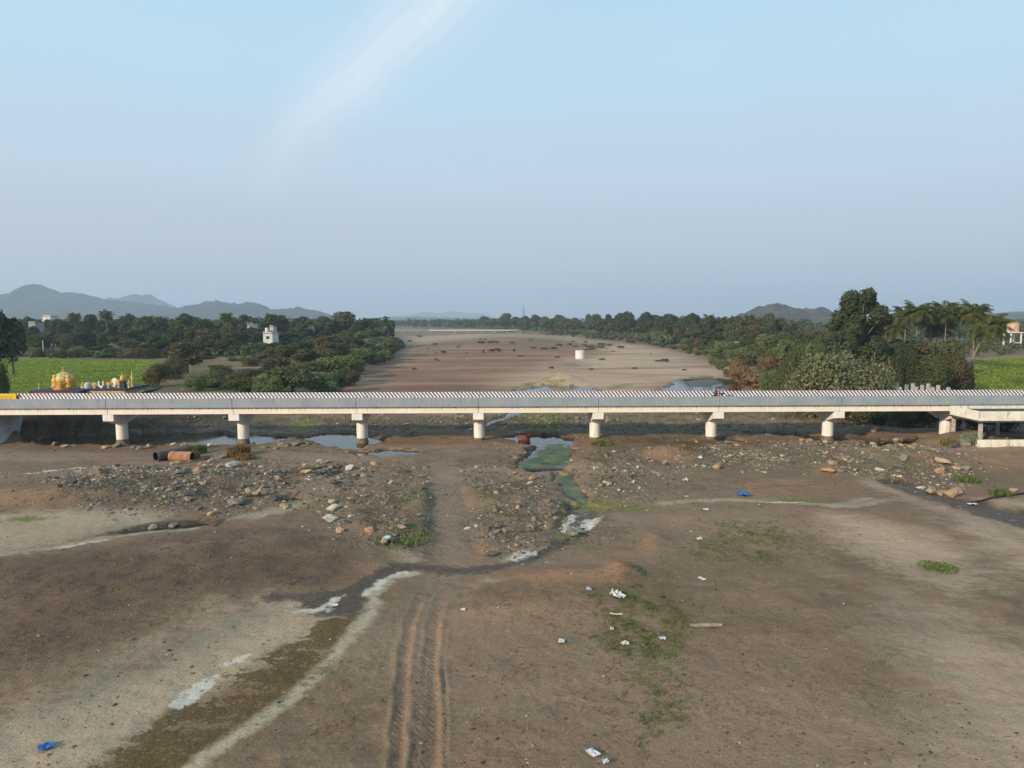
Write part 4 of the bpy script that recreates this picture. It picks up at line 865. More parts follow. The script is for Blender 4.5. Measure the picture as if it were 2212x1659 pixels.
def trunk_mesh(name, h, r, seed, limbs=5, w=3.0, m=bark):
    rng = random.Random(seed); b = MB()
    top = (rng.uniform(-0.4, 0.4), rng.uniform(-0.4, 0.4), h*0.55)
    b.tube([(0, 0, -0.5), (0.05, 0, h*0.2), (top[0]*0.6, top[1]*0.6, h*0.38), top], [r*1.25, r, r*0.8, r*0.55], 8)
    for k in range(limbs):
        a = 2*math.pi*k/limbs+rng.uniform(-0.4, 0.4); s = rng.uniform(0.28, 0.5)*h; e = rng.uniform(0.6, 0.85)*h; q = w/2*rng.uniform(0.45, 0.8)
        b.tube([(top[0]*0.6, top[1]*0.6, s), (math.cos(a)*q*0.5, math.sin(a)*q*0.5, (s+e)/2), (math.cos(a)*q, math.sin(a)*q, e)], [r*0.5, r*0.32, r*0.1], 6)
    return b.mesh(name, m, True)
VAR = {}
def variant(kind, mat, k):
    key = (kind, mat, k)
    if key in VAR: return VAR[key]
    sd = abs(hash((kind, len(mat), mat[0], k))) % 9999 if False else (sum(map(ord, kind+mat))*7+k*131)
    if kind == 'tree':      # round crowned broadleaf, 10 m
        c = crown_mesh('crown', 10, 8.5, 2.2, 16, 4200, 0.30, LM[mat], sd); tr = trunk_mesh('trunk', 10, 0.28, sd, 5, 7)
    elif kind == 'tall':    # taller than wide, 10 m
        c = crown_mesh('crown', 10, 6.0, 2.5, 14, 3600, 0.27, LM[mat], sd, 1.1, 1.6); tr = trunk_mesh('trunk', 10, 0.24, sd, 5, 5)
    elif kind == 'spread':  # flat topped thorn tree, 5 m high
        c = crown_mesh('crown', 5, 9, 1.2, 18, 4200, 0.24, LM[mat], sd, 0.55, 0.2); tr = trunk_mesh('trunk', 5, 0.16, sd, 6, 8)
    elif kind == 'shrub':   # low bush to the ground, 3 m
        c = crown_mesh('crown', 3, 4.6, -0.5, 14, 2600, 0.17, LM[mat], sd, 0.8, 0.4); tr = trunk_mesh('trunk', 3, 0.07, sd, 6, 3)
    elif kind == 'giant':   # 20 m, irregular lobes
        c = crown_mesh('crown', 20, 12.5, 5.0, 26, 11000, 0.36, LM[mat], sd, 1.0, 1.5, 0.35); tr = trunk_mesh('trunk', 20, 0.55, sd, 7, 10)
    elif kind == 'thicket': # big bush, 9 m
        c = crown_mesh('crown', 8.2, 12, -0.5, 30, 12000, 0.18, LM[mat], sd, 1.15, 0.5, 0.5, 40); tr = trunk_mesh('trunk', 9, 0.14, sd, 9, 9)
    elif kind == 'bushy':   # 5 m bush
        c = crown_mesh('crown', 5, 7.6, -0.5, 20, 5200, 0.16, LM[mat], sd, 0.9, 0.4, 0.4); tr = trunk_mesh('trunk', 5, 0.1, sd, 7, 5)
    VAR[key] = (c, tr); return VAR[key]
HT = {'giant': 20.0, 'thicket': 9.0, 'bushy': 5.0, 'tree': 10.0, 'tall': 10.0, 'spread': 5.0, 'shrub': 3.0}
WORDS = {'dark': 'dark green', 'mid': 'mid green', 'light': 'fresh green', 'olive': 'pale olive', 'brown': 'brownish', 'dry': 'dried out orange brown', 'palm': 'green'}
cnt = {}
def plant(kind, mat, X, Y, h, label, group=None, wf=1.0, name=None, rz=None, k=None, z=None):
    i = cnt.get((kind, mat), 0); cnt[(kind, mat)] = i+1; X = float(X); Y = float(Y)
    k = (i % 3) if k is None else k
    c, tr = variant(kind, mat, k); s = h/HT[kind]
    nm = name or {'tree': 'broadleaf_tree', 'tall': 'broadleaf_tree', 'spread': 'thorn_tree', 'shrub': 'bush', 'bushy': 'bush', 'thicket': 'bush', 'giant': 'broadleaf_tree'}[kind]
    gz = GZ(X, Y) if z is None else z
    o = thing(nm, label, 'bush' if kind in ('shrub', 'bushy', 'thicket') else 'tree', (X, Y, gz-0.05), (i*2.399) % 6.28 if rz is None else rz, group)
    o.scale = (s*wf, s*wf, s)
    a = bpy.data.objects.new('trunk', tr); link(a, o); b = bpy.data.objects.new('crown', c); link(b, o)
    return o
def safeY(x, Y, d=12):
    while -river_sd(np.array([dp(x, 700, Y)[0]]), np.array([Y]))[0] < d: Y += 8
    return Y
def plant_px(kind, mat, x, Y, ytop, label, group=None, wpx=None, **kw):   # print column, distance, print row of the top
    if kw.pop('safe', False): Y = safeY(x, Y)
    tp = dp(x, ytop, Y); gz = GZ(tp[0], Y); h = max(1.0, tp[2]-gz)
    if kind == 'shrub' and h > 3.8: kind = 'thicket' if h > 6.5 else 'bushy'
    wf = 1.0
    if wpx:
        wid = wpx*DS/FPX*Y; base = {'giant': 12.5, 'thicket': 12.0, 'bushy': 7.6, 'tree': 8.5, 'tall': 6.0, 'spread': 9.0, 'shrub': 4.6}[kind]*h/HT[kind]*1.0; wf = wid/base
    return plant(kind, mat, tp[0], Y, h, label, group, wf, z=gz, **kw)
# ---- palms
def frond_mesh(seed, L=3.6):
    rng = random.Random(seed); V = []; F = []; n = 20; droop = rng.uniform(0.9, 1.5); P_ = []
    for i in range(n+1):
        s = i/n; P_.append((L*(s-0.14*droop*s*s*s), L*(0.42*s-0.66*droop*s*s*0.78)))
    for i in range(1, n):
        for sd in (-1, 1):
            x, z = P_[i]; x2, z2 = P_[i+1]; s = (i+0.5)/n; dx, dz = (x2-x)*0.62, (z2-z)*0.62
            w = 0.72*math.sin(math.pi*min(1, 0.14+s*0.88))**0.6+0.08; w *= rng.uniform(0.8, 1.15); dr = w*rng.uniform(0.55, 1.0); sw = 0.35*w
            q = len(V); V += [(x, 0.012*sd, z), (x+dx, 0.012*sd, z+dz), (x+dx+sw*0.5, sd*w*0.55, z+dz-dr*0.25), (x+dx*0.5+sw, sd*w, z+dz*0.5-dr), (x+sw*0.4, sd*w*0.5, z-dr*0.3)]
            F.append((q, q+1, q+2, q+3, q+4) if sd > 0 else (q+4, q+3, q+2, q+1, q))
    b = MB(); b.add(V, F); b.tube([(p[0], 0, p[1]) for p in P_[:17:2]], [0.05-0.005*i for i in range(9)], 4)
    me = mesh_np('frond', b.v, b.f); me.materials.append(LM['palm']); return me
FR = [frond_mesh(k) for k in range(5)]
def palm(x, Y, ytop, label, group=None, lean=(0, 0), parts=False, xb=None, size=1.0, seed=0):
    tp = dp(x, ytop, Y); X = tp[0]; Xb = X-lean[0]; Yb = Y-lean[1]; gz = GZ(Xb, Yb); H = tp[2]-gz-1.6*size
    rng = random.Random(seed*31+int(x))
    o = thing('coconut_palm', label, 'palm', (Xb, Yb, gz-0.1), 0, group)
    pts = []; rad = []
    for i in range(9):
        s = i/8; pts.append((lean[0]*s**1.6, lean[1]*s**1.6, H*s)); rad.append(0.20*(1-0.45*s)+0.1*(1-s)**4)
    MB().tube(pts, rad, 8).build('trunk', palm_bark, o, smooth=True)
    nf = 36; top = Vector((lean[0], lean[1], H)); allv = []; allf = []
    for k in range(nf):
        az = k*2.399+rng.uniform(-0.2, 0.2); up = math.radians(66-k*125/nf+rng.uniform(-9, 9)); s = size*rng.uniform(0.92, 1.12)
        M = Matrix.Translation(top) @ Matrix.Rotation(az, 4, 'Z') @ Matrix.Rotation(-up*0.75, 4, 'Y') @ Matrix.Rotation(rng.uniform(-0.4, 0.4), 4, 'X') @ Matrix.Scale(s, 4)
        me = FR[k % 5]
        if parts:
            f = bpy.data.objects.new('frond', me); link(f, o); f.matrix_local = M
        else:
            n = len(allv); allv += [tuple(M @ v.co) for v in me.vertices]; allf += [[q+n for q in p.vertices] for p in me.polygons]
    if not parts:
        me = mesh_np('crown', allv, allf); me.materials.append(LM['palm']); link(bpy.data.objects.new('crown', me), o)
    else:
        m = MB()
        for k in range(7):
            a = k*0.9; m.lathe([(0.02, -0.16), (0.13, -0.06), (0.14, 0.05), (0.03, 0.15)], 0, 0, 8)
            m.v[-32:] = [(p+math.cos(a)*0.28+top.x, q+math.sin(a)*0.28+top.y, r+top.z-0.25-0.05*(k % 3)) for p, q, r in m.v[-32:]]
        m.build('coconut_cluster', simple('coconut_husk', S(150, 112, 50), 0.7), o, smooth=True)
    return o
# right bank, near
def lobed_tree(label, Y, lobes, x0, mat, n, size, seed):
    rng = np.random.default_rng(seed); base = dp(x0, 700, Y); gz = GZ(base[0], Y); k = DS/FPX*Y; CC = []; NN = []
    o = thing('tall_broadleaf_tree', label, 'tree', (base[0], Y, gz)); tot = sum(r*r for _, _, r in lobes); tr = MB(); tr.tube([(0, 0, -0.5), (0.2, 0, 4), (0.1, 0, 9), (0.3, 0, 13)], [0.75, 0.6, 0.5, 0.3], 10)
    for x, y_, r in lobes:
        p = dp(x, y_, Y); c = np.array([p[0]-base[0], rng.uniform(-2.5, 2.5), p[2]-gz]); m = int(n*r*r/tot); d = rng.normal(size=(m, 3)); d /= np.linalg.norm(d, axis=1, keepdims=True)
        for q in range(3):      # sub-clumps break the outline
            pass
        rad = r*k*(1-0.45*rng.random((m, 1))**1.4)*(0.8+0.45*vnoise(d[:, :1]*3+x, d[:, 2:]*3+d[:, 1:2]*2, seed))
        CC.append(c+d*rad); NN.append(d+rng.normal(size=(m, 3))*0.5); tr.tube([(0.15, 0, min(11, c[2]*0.6)), tuple(c*np.array([0.55, 0.55, 0.9])), tuple(c)], [0.28, 0.18, 0.06], 6)
    CC = np.concatenate(CC); NN = np.concatenate(NN); NN /= np.linalg.norm(NN, axis=1, keepdims=True); V, F = leaf_quads(CC, NN, size, rng)
    tr.build('trunk', bark, o, True); me = mesh_np('crown', V, F); me.materials.append(LM[mat]); link(bpy.data.objects.new('crown', me), o); return o
lobed_tree('very tall dark broadleaf tree towering over the right bank', 156, [(1848, 645, 20), (1868, 640, 17), (1880, 658, 19), (1838, 664, 19), (1862, 668, 22), (1828, 688, 20), (1848, 692, 18), (1886, 686, 20), (1902, 672, 13), (1908, 690, 14), (1812, 702, 15), (1836, 714, 22), (1870, 716, 24), (1900, 716, 18), (1820, 735, 20), (1850, 745, 26), (1888, 748, 24), (1835, 775, 24), (1872, 780, 26), (1805, 760, 16)], 1856, 'dark', 15000, 0.30, 41)
plant_px('tree', 'dark', 1815, 152, 712, 'dark tree filling the left foot of the tallest tree', wpx=80)
plant_px('tree', 'dark', 1880, 150, 735, 'dark tree filling the right foot of the tallest tree', wpx=95)
plant_px('shrub', 'olive', 1806, 118, 750, 'big pale olive bush right behind the bridge below the tallest tree', wpx=185, name='large_bush')
plant_px('shrub', 'olive', 1885, 117, 782, 'pale olive bush right beside the concrete posts behind the bridge', wpx=140, k=1)
plant_px('shrub', 'olive', 1738, 121, 796, 'smaller olive bush on the left flank of the big olive bush', wpx=110, k=2)
for q, (x, Y, yt, w, m, l) in enumerate([
    (1700, 135, 775, 70, 'mid', 'green bush above the river bend left of the olive bushes'), (1668, 145, 792, 55, 'light', 'fresh green bush at the water edge by the river bend'),
    (1725, 150, 752, 70, 'mid', 'green thorny bush behind the olive bush, nearest the river'), (1760, 165, 722, 75, 'mid', 'rounded green tree left of the tallest tree'),
    (1700, 185, 735, 60, 'light', 'light green bush below the small bright field'), (1960, 128, 752, 80, 'dark', 'dark bush standing left of the concrete posts'),
    (2010, 126, 762, 90, 'mid', 'dense green bush right behind the concrete posts'), (2060, 130, 758, 80, 'brown', 'brownish bush right of the concrete posts by the palm foot'),
    (1945, 160, 732, 70, 'dark', 'dark bush between the tallest tree and the palms'), (2085, 134, 775, 55, 'mid', 'green bush at the edge of the right hand field'),
    (1990, 165, 732, 90, 'brown', 'brown green tree under the palm clump'), (2045, 168, 734, 90, 'mid', 'bushy tree under the right end of the palm clump')]):
    plant_px('shrub' if yt > 742 else 'tree', m, x, Y, yt, l, None, w)
for q, (x, Y, yt, w, l) in enumerate([(1600, 178, 790, 70, 'dried orange bush hanging over the river water'), (1632, 172, 805, 60, 'low dried orange bush at the water edge'), (1655, 198, 768, 45, 'dried orange bush higher up the right bank'),
                                     (1590, 200, 775, 40, 'small dried bush on the right bank beyond the water'), (1690, 196, 765, 36, 'rusty brown bush just above the orange ones')]):
    plant_px('shrub', 'dry', x, Y, yt, l, None, w)
palms = [(1958, 190, 664, 'leftmost palm of the clump right of the tallest tree'), (1985, 182, 655, 'second palm of the clump, its crown high and upright'), (2012, 196, 668, 'short palm in the middle of the clump'),
         (2045, 184, 654, 'fourth palm of the clump with tall upright fronds'), (2068, 192, 664, 'right outer palm of the clump beside the gap'), (2106, 176, 655, 'tall palm standing just behind the leaning palm'), (1935, 205, 690, 'half hidden palm at the left foot of the clump'), (2028, 200, 690, 'low palm crown at the back of the clump')]
for i, (x, Y, yt, l) in enumerate(palms): palm(x, Y, yt, l, 'palms on the right bank', (0.6*math.sin(i*2), 0), i in (1, 3, 5), seed=i, size=1.4)
palm(2138, 132, 680, 'near palm with long thin trunk leaning right over the green field', None, (4.3, 0), True, seed=11, size=1.32)
# left edge and left bank, near the bridge
plant_px('tree', 'dark', -18, 150, 655, 'dark tree cut off by the left edge of the picture', wpx=120, k=1)
plant_px('tree', 'dark', 22, 175, 690, 'dark tree right beside the one cut by the left edge', wpx=70)
plant_px('shrub', 'dark', -4, 118, 778, 'dark bush at the left edge above the yellow board', wpx=45)
for x, Y, yt, w, kd, m, l in [
    (338, 150, 782, 70, 'shrub', 'brown', 'dark brown bush right of the temple hall'), (402, 190, 738, 82, 'tree', 'brown', 'brown leafed tree standing at the right end of the green field'),
    (375, 170, 772, 60, 'shrub', 'brown', 'brown bush in front of the brown leafed tree'), (440, 150, 812, 90, 'shrub', 'mid', 'low green bush behind the bridge right of the temple'),
    (500, 146, 806, 100, 'shrub', 'brown', 'wide brown green thicket behind the second pier'), (560, 144, 815, 90, 'shrub', 'mid', 'green thicket behind the bridge left of the dark bush'),
    (628, 150, 792, 120, 'spread', 'mid', 'broad green thorn bush right behind the bridge on the left bank'), (690, 152, 805, 90, 'shrub', 'light', 'green bush at the foot of the left bank nearest the sand'),
    (585, 168, 790, 70, 'shrub', 'dark', 'dark bush behind the broad thorn bush'), (740, 205, 768, 90, 'spread', 'light', 'fresh green thorn tree at the sand edge'),
    (665, 210, 752, 80, 'tree', 'brown', 'brown thorn tree in the middle of the left bank'), (620, 230, 745, 60, 'tree', 'mid', 'green tree left of the brown thorn tree'),
    (780, 245, 758, 70, 'spread', 'mid', 'wide thorn tree overhanging the riverbed sand'), (720, 250, 738, 70, 'tree', 'brown', 'brownish rounded tree on the left bank slope'),
    (560, 235, 762, 50, 'shrub', 'brown', 'isolated brown bush in the fallow field'), (462, 205, 792, 26, 'shrub', 'dark', 'small round dark bush alone in the fallow field'),
    (690, 285, 725, 60, 'tree', 'mid', 'rounded green tree below the white house'), (760, 290, 728, 60, 'tree', 'dark', 'dark tree upstream on the left bank'),
    (810, 300, 742, 70, 'spread', 'light', 'bright green thorn tree jutting into the riverbed'), (845, 330, 735, 60, 'spread', 'mid', 'green thorn tree at the narrowest point of the left bank'),
    (735, 430, 672, 78, 'tree', 'mid', 'tall wide crowned tree on the left bank skyline'), (800, 440, 688, 60, 'tree', 'dark', 'dark dome shaped tree ending the left treeline'),
    (700, 420, 684, 50, 'tree', 'mid', 'green tree left of the tall wide crowned one'), (770, 420, 700, 50, 'tree', 'dark', 'dark tree wedged between the two skyline trees')]:
    plant_px(kd, m, x, Y, yt, l, None, w)
# left treeline behind the green field, row by row
rg = random.Random(77); GL = 'trees of the left treeline behind the green field'
LFX = ['front row', 'second row', 'back row']
for row, (Y0, x0, x1, st, ta, tb) in enumerate([(282, 62, 640, 30, 722, 752), (318, 50, 690, 29, 700, 722), (375, 40, 700, 31, 676, 694)]):
    x = x0
    while x < x1:
        m = rg.choice(['dark', 'dark', 'mid', 'mid', 'brown'] if row < 2 else ['dark', 'dark', 'mid'])
        yt = rg.uniform(ta, tb); Yv = Y0+rg.uniform(-12, 14)+ (25 if x > 520 else 0)
        plant_px(rg.choice(['tree', 'tall', 'tree']), m, x+rg.uniform(-8, 8), Yv, yt, '%s tree, %s of the left treeline' % (WORDS[m], LFX[row]), GL, rg.uniform(38, 56))
        x += st*rg.uniform(0.85, 1.15)
GP = 'palms standing out of the left treeline'
for i, (x, Y, yt) in enumerate([(228, 350, 671), (392, 360, 684), (432, 345, 689), (488, 362, 676), (402, 330, 706), (585, 372, 678), (656, 352, 692), (318, 380, 682), (160, 372, 676), (268, 385, 684), (545, 390, 690), (350, 395, 686)]):
    palm(x, Y, yt, 'coconut palm rising out of the left treeline', GP, (rg.uniform(-1, 1), 0), False, seed=30+i, size=1.25)
# understorey in front of the left treeline
for i in range(22):
    x = 70+i*25+rg.uniform(-8, 8); m = rg.choice(['dark', 'brown', 'mid', 'light'])
    plant_px('shrub', m, x, 268+rg.uniform(-6, 8)+(20 if x > 480 else 0), rg.uniform(744, 760), '%s bush at the foot of the left treeline' % WORDS[m], 'bushes at the foot of the left treeline', rg.uniform(30, 48))
for x, Y, yt, l in [(100, 384, 690, 'dark tree right in front of the white building top'), (86, 378, 694, 'dark tree left in front of the white building top'), (118, 380, 692, 'dark tree right of the white building top'), (68, 338, 704, 'dark tree in front of the small pale house'), (540, 358, 702, 'dark tree in front of the small white roof'), (664, 358, 709, 'dark tree in front of the grey house with a tank'), (375, 330, 730, 'dark tree in front of the low grey house'), (652, 350, 706, 'green tree left of the grey house with a tank')]:
    plant_px('tree', 'dark', x, Y, yt, l, None, 40)
# shrubs along both banks upstream
def bank_pts(side, Ys):
    P_ = np.array(RIVER[8:14] if side < 0 else RIVER[15:22][::-1], float); P_ = P_[np.argsort(P_[:, 1])]
    return [(np.interp(y, P_[:, 1], P_[:, 0]), y) for y in Ys]
for side, gname in ((-1, 'left'), (1, 'right')):
    y = 258 if side < 0 else 205
    while y < 800:
        (bx, by), = bank_pts(side, [y])
        for lane in range(4):
            off = (-1, 6, 14, 24)[lane]+rg.uniform(0, 6)
            m = rg.choice(['light', 'light', 'mid', 'brown'] if lane < 2 else ['mid', 'light', 'brown', 'dark']); kd = rg.choice(['spread', 'bushy', 'spread', 'bushy']) if lane < 2 else rg.choice(['spread', 'bushy', 'tree'])
            h = {'spread': rg.uniform(4.0, 6), 'bushy': rg.uniform(3.0, 5.0), 'tree': rg.uniform(7, 9.5)}[kd]*(0.6 if lane == 0 else 1)
            plant(kd, m, bx+side*off, by+rg.uniform(-5, 5), h, '%s %s along the %s of the %s river bank' % (WORDS[m], {'bushy': 'bush', 'spread': 'thorn tree', 'tree': 'tree'}[kd], 'near reach' if y < 340 else 'middle reach' if y < 520 else 'far reach', gname), 'growth along the %s river bank' % gname, 1.25)
        y += 6.5+y*0.017
# thickets that fill the left bank between the bridge and the treeline
for x, Y, yt, w, kd, m, l in [
    (470, 160, 800, 80, 'bushy', 'mid', 'olive green thicket behind the bridge above the second pier'), (530, 165, 796, 80, 'bushy', 'brown', 'brown thicket left of the broad thorn bush'), (600, 190, 772, 90, 'spread', 'brown', 'brown spreading thorn tree in the bank middle'),
    (655, 175, 782, 90, 'spread', 'mid', 'green thorn tree behind the broad thorn bush'), (705, 185, 772, 90, 'spread', 'light', 'light green thorn tree left of the sand edge'), (750, 180, 795, 60, 'bushy', 'brown', 'dry brownish bush on the sand edge'),
    (540, 215, 770, 60, 'bushy', 'mid', 'round green bush at the fallow field corner'), (700, 225, 752, 80, 'spread', 'mid', 'mid bank thorn tree with flat crown'), (770, 222, 776, 50, 'bushy', 'light', 'low green bush below the overhanging thorn tree'),
    (640, 262, 738, 60, 'tree', 'dark', 'dark rounded tree below the white house'), (590, 262, 748, 60, 'bushy', 'mid', 'green bush right in front of the white house'), (568, 285, 735, 45, 'tree', 'mid', 'green tree hiding the foot of the white house'), (596, 288, 738, 40, 'tree', 'brown', 'brown tree hiding the right corner of the white house'),
    (830, 280, 756, 50, 'spread', 'light', 'light green thorn tree on the sand tip'), (800, 265, 762, 50, 'bushy', 'mid', 'green bush behind the sand tip tree'), (560, 300, 742, 50, 'tree', 'dark', 'dark tree left of the white house foot'),
    (425, 140, 808, 60, 'bushy', 'light', 'green bush beside the temple roof end'), (455, 148, 818, 70, 'bushy', 'light', 'low light green bush above the first span'), (520, 138, 815, 80, 'bushy', 'mid', 'low green bush right above the second pier'), (580, 138, 812, 80, 'bushy', 'light', 'light green bush right of the second pier'), (480, 185, 786, 60, 'bushy', 'mid', 'green bush at the near edge of the fallow field'), (615, 172, 790, 80, 'spread', 'light', 'light green thorn tree amid the bank thicket'), (510, 240, 772, 50, 'bushy', 'mid', 'green bush on the far edge of the fallow field'), (445, 250, 768, 50, 'bushy', 'dark', 'dark bush at the back of the fallow field'), (720, 165, 802, 70, 'bushy', 'mid', 'green bush at the lower sand edge')]:
    plant_px(kd, m, x, Y, yt, l, None, w)
for x, Y, yt, w, m, l in [(1900, 112, 860, 60, 'dark', 'dark bush under the bridge left of the concrete posts'), (1950, 110, 866, 70, 'brown', 'brown bush under the bridge below the posts'), (2000, 109, 864, 70, 'dark', 'dark bush under the right end of the bridge'), (2055, 108, 868, 60, 'brown', 'brown bush behind the last pier'), (2110, 106, 870, 70, 'dark', 'dark bush behind the pavilion'), (2180, 106, 870, 80, 'dark', 'dark bush behind the right part of the pavilion'), (1850, 116, 862, 50, 'mid', 'green bush under the bridge beside the seventh pier'),
                          (90, 112, 880, 80, 'dark', 'dark bush under the left end of the bridge'), (170, 116, 878, 80, 'brown', 'brown bush on the shaded left bank under the bridge'), (250, 118, 876, 80, 'dark', 'dark bush on the bank behind the first pier')]:
    plant_px('bushy', m, x, Y, yt, l, None, w)
# right wood
GR = 'trees of the right bank wood'
for row, (x0, x1, Y0, Y1, ta, tb, st, words) in enumerate([(1455, 1700, 400, 360, 676, 690, 26, 'back row of the right wood'), (1480, 1690, 320, 290, 694, 712, 27, 'middle row of the right wood'), (1500, 1680, 262, 240, 716, 740, 30, 'front row of the right wood'),
                                                     (1200, 1460, 640, 500, 672, 690, 23, 'back row of the far right bank'), (1230, 1480, 520, 420, 694, 706, 25, 'front row of the far right bank'), (1050, 1240, 900, 700, 678, 690, 19, 'distant bend of the right bank'), (1730, 1830, 330, 300, 708, 722, 30, 'gap left of the tallest tree')]):
    x = x0
    while x < x1:
        q = (x-x0)/(x1-x0); m = rg.choice(['dark', 'mid', 'dark', 'mid', 'brown']); Yv = Y0+(Y1-Y0)*q+rg.uniform(-10, 10)
        plant_px(rg.choice(['tree', 'tree', 'tall']), m, x+rg.uniform(-6, 6), Yv, rg.uniform(ta, tb), '%s tree in the %s' % (WORDS[m], words), GR, rg.uniform(36, 56)*(0.75 if Y0 > 450 else 1), safe=True)
        x += st*rg.uniform(0.8, 1.15)
for i, (x, Y, yt, l) in enumerate([(1350, 560, 668, 'tallest round crown of the far right bank skyline'), (1405, 545, 674, 'round crown right of the tallest far skyline crown'), (1440, 520, 678, 'dark crown beside the gap in the far right skyline'), (1090, 800, 676, 'broad pale crown left of the thin mast'), (1495, 410, 674, 'first tall crown right of the gap in the skyline')]):
    plant_px('tree', 'mid' if i == 3 else 'dark', x, Y, yt, l, None, 60 if i != 3 else 40, safe=True)
for i, (x, Y, yt) in enumerate([(1532, 380, 680), (1560, 390, 684), (1590, 372, 683), (1620, 385, 680), (1650, 378, 686)]):
    palm(x, Y, yt, 'coconut palm in the skyline of the right wood', 'palms in the right wood', (0.5, 0), False, seed=60+i, size=1.2)
# sandbar bushes
for k in range(20):
    x = rg.uniform(1020, 1330); y_ = rg.uniform(732, 752)+(x-1020)*0.02; g_ = ground_at(x, y_)
    if -river_sd(np.array([g_[0]]), np.array([g_[1]]))[0] > -4: continue
    m = rg.choice(['olive', 'olive', 'light']); plant('shrub', m, g_[0], g_[1], rg.uniform(0.8, 1.6), '%s scrub bush on the upper end of the sandbar' % WORDS[m], 'scrub bushes on the upper sandbar', rg.uniform(2.0, 3.2))
for k in range(26):
    x = rg.uniform(880, 1480); y_ = rg.uniform(742, 800); g_ = ground_at(x, y_)
    if -river_sd(np.array([g_[0]]), np.array([g_[1]]))[0] > -6: continue
    m = rg.choice(['olive', 'light', 'olive']); plant('shrub', m, g_[0], g_[1], rg.uniform(0.35, 0.8), 'low %s weed bush on the open sandbar' % WORDS[m], 'low weed bushes on the open sandbar', rg.uniform(2.0, 3.0))
for x, y_, h, m in [(1437, 781, 2.2, 'olive'), (905, 728, 3.4, 'brown'), (885, 738, 2.4, 'brown'), (1040, 742, 3.5, 'mid'), (1070, 741, 3.2, 'brown'), (1105, 742, 2.4, 'mid'), (940, 745, 2.0, 'brown'), (870, 752, 1.4, 'brown'), (1190, 796, 1.3, 'olive'), (1230, 745, 2.6, 'mid'), (1262, 747, 2.2, 'brown'), (1300, 752, 2.6, 'mid'), (1340, 752, 2.8, 'brown'), (1265, 757, 1.8, 'olive'), (990, 750, 1.6, 'olive')]:
    g_ = ground_at(x, y_); plant('shrub', {'mid': 'olive', 'brown': 'olive'}.get(m, m), g_[0], g_[1], h*0.62, '%s bush growing alone on the dry sandbar' % WORDS[{'mid': 'olive', 'brown': 'olive'}.get(m, m)], 'bushes on the sandbar', 1.9)
# ---- far woods: a mass nobody could count
def far_wood(name, spec, seed, mat, gap=8, m=70, leaf=0.11):
    rng = np.random.default_rng(seed); V = []; F = []; n = 0
    for (xa, xb, Ya, Yb, cntN, ha, hb) in spec:
        for k in range(cntN):
            Y = rng.uniform(Ya, Yb); X = dp(rng.uniform(xa, xb), 690, Y)[0]; h = rng.uniform(ha, hb); w = h*rng.uniform(0.6, 0.95)
            if -river_sd(np.array([X]), np.array([Y]))[0] < gap: continue
            d = rng.normal(size=(m, 3)); d /= np.linalg.norm(d, axis=1, keepdims=True); d *= rng.uniform(0.6, 1, (m, 1))
            CC = np.array([X, Y, 2.8+h*0.52])+d*np.array([w*0.5, w*0.5, h*0.48]); NN = d+rng.normal(size=(m, 3))*0.4; NN /= np.linalg.norm(NN, axis=1, keepdims=True)
            v, f = leaf_quads(CC, NN, leaf*h, rng); V.append(v); F.append(f+n); n += len(v)
    me = mesh_np(name, np.concatenate(V), np.concatenate(F)); me.materials.append(mat); o = bpy.data.objects.new(name, me); link(o); tag(o, kind='stuff'); return o
far_wood('far_wood', [(-150, 860, 430, 700, 420, 10, 17), (-150, 840, 700, 1500, 420, 10, 17)], 5, LM['dark'])
far_wood('far_wood', [(880, 1240, 1150, 1900, 420, 11, 18), (1100, 1750, 650, 1300, 420, 10, 16), (820, 1000, 1500, 3000, 200, 10, 16)], 6, LM['dark'])
far_wood('far_wood', [(1700, 2350, 420, 900, 330, 7, 13), (1850, 2350, 900, 1900, 300, 10, 16), (1480, 1720, 420, 620, 120, 10, 15)], 7, LM['mid'])

far_wood('far_scrub', [(1040, 1480, 420, 820, 900, 3, 5.5), (960, 1300, 800, 1400, 700, 3, 6), (820, 1100, 1200, 2400, 260, 4, 7)], 17, LM['light'], 2, 46, 0.14)
far_wood('far_scrub', [(1040, 1480, 420, 820, 350, 3, 5.5), (1500, 1760, 300, 520, 300, 3, 5.5), (1720, 1960, 200, 460, 260, 2.5, 5)], 18, LM['brown'], 4, 46, 0.14)
far_wood('far_scrub', [(2080, 2300, 262, 420, 160, 2, 4), (430, 860, 260, 420, 260, 2.5, 5), (60, 430, 262, 300, 120, 2, 3.5)], 19, LM['mid'], 4, 46, 0.14)
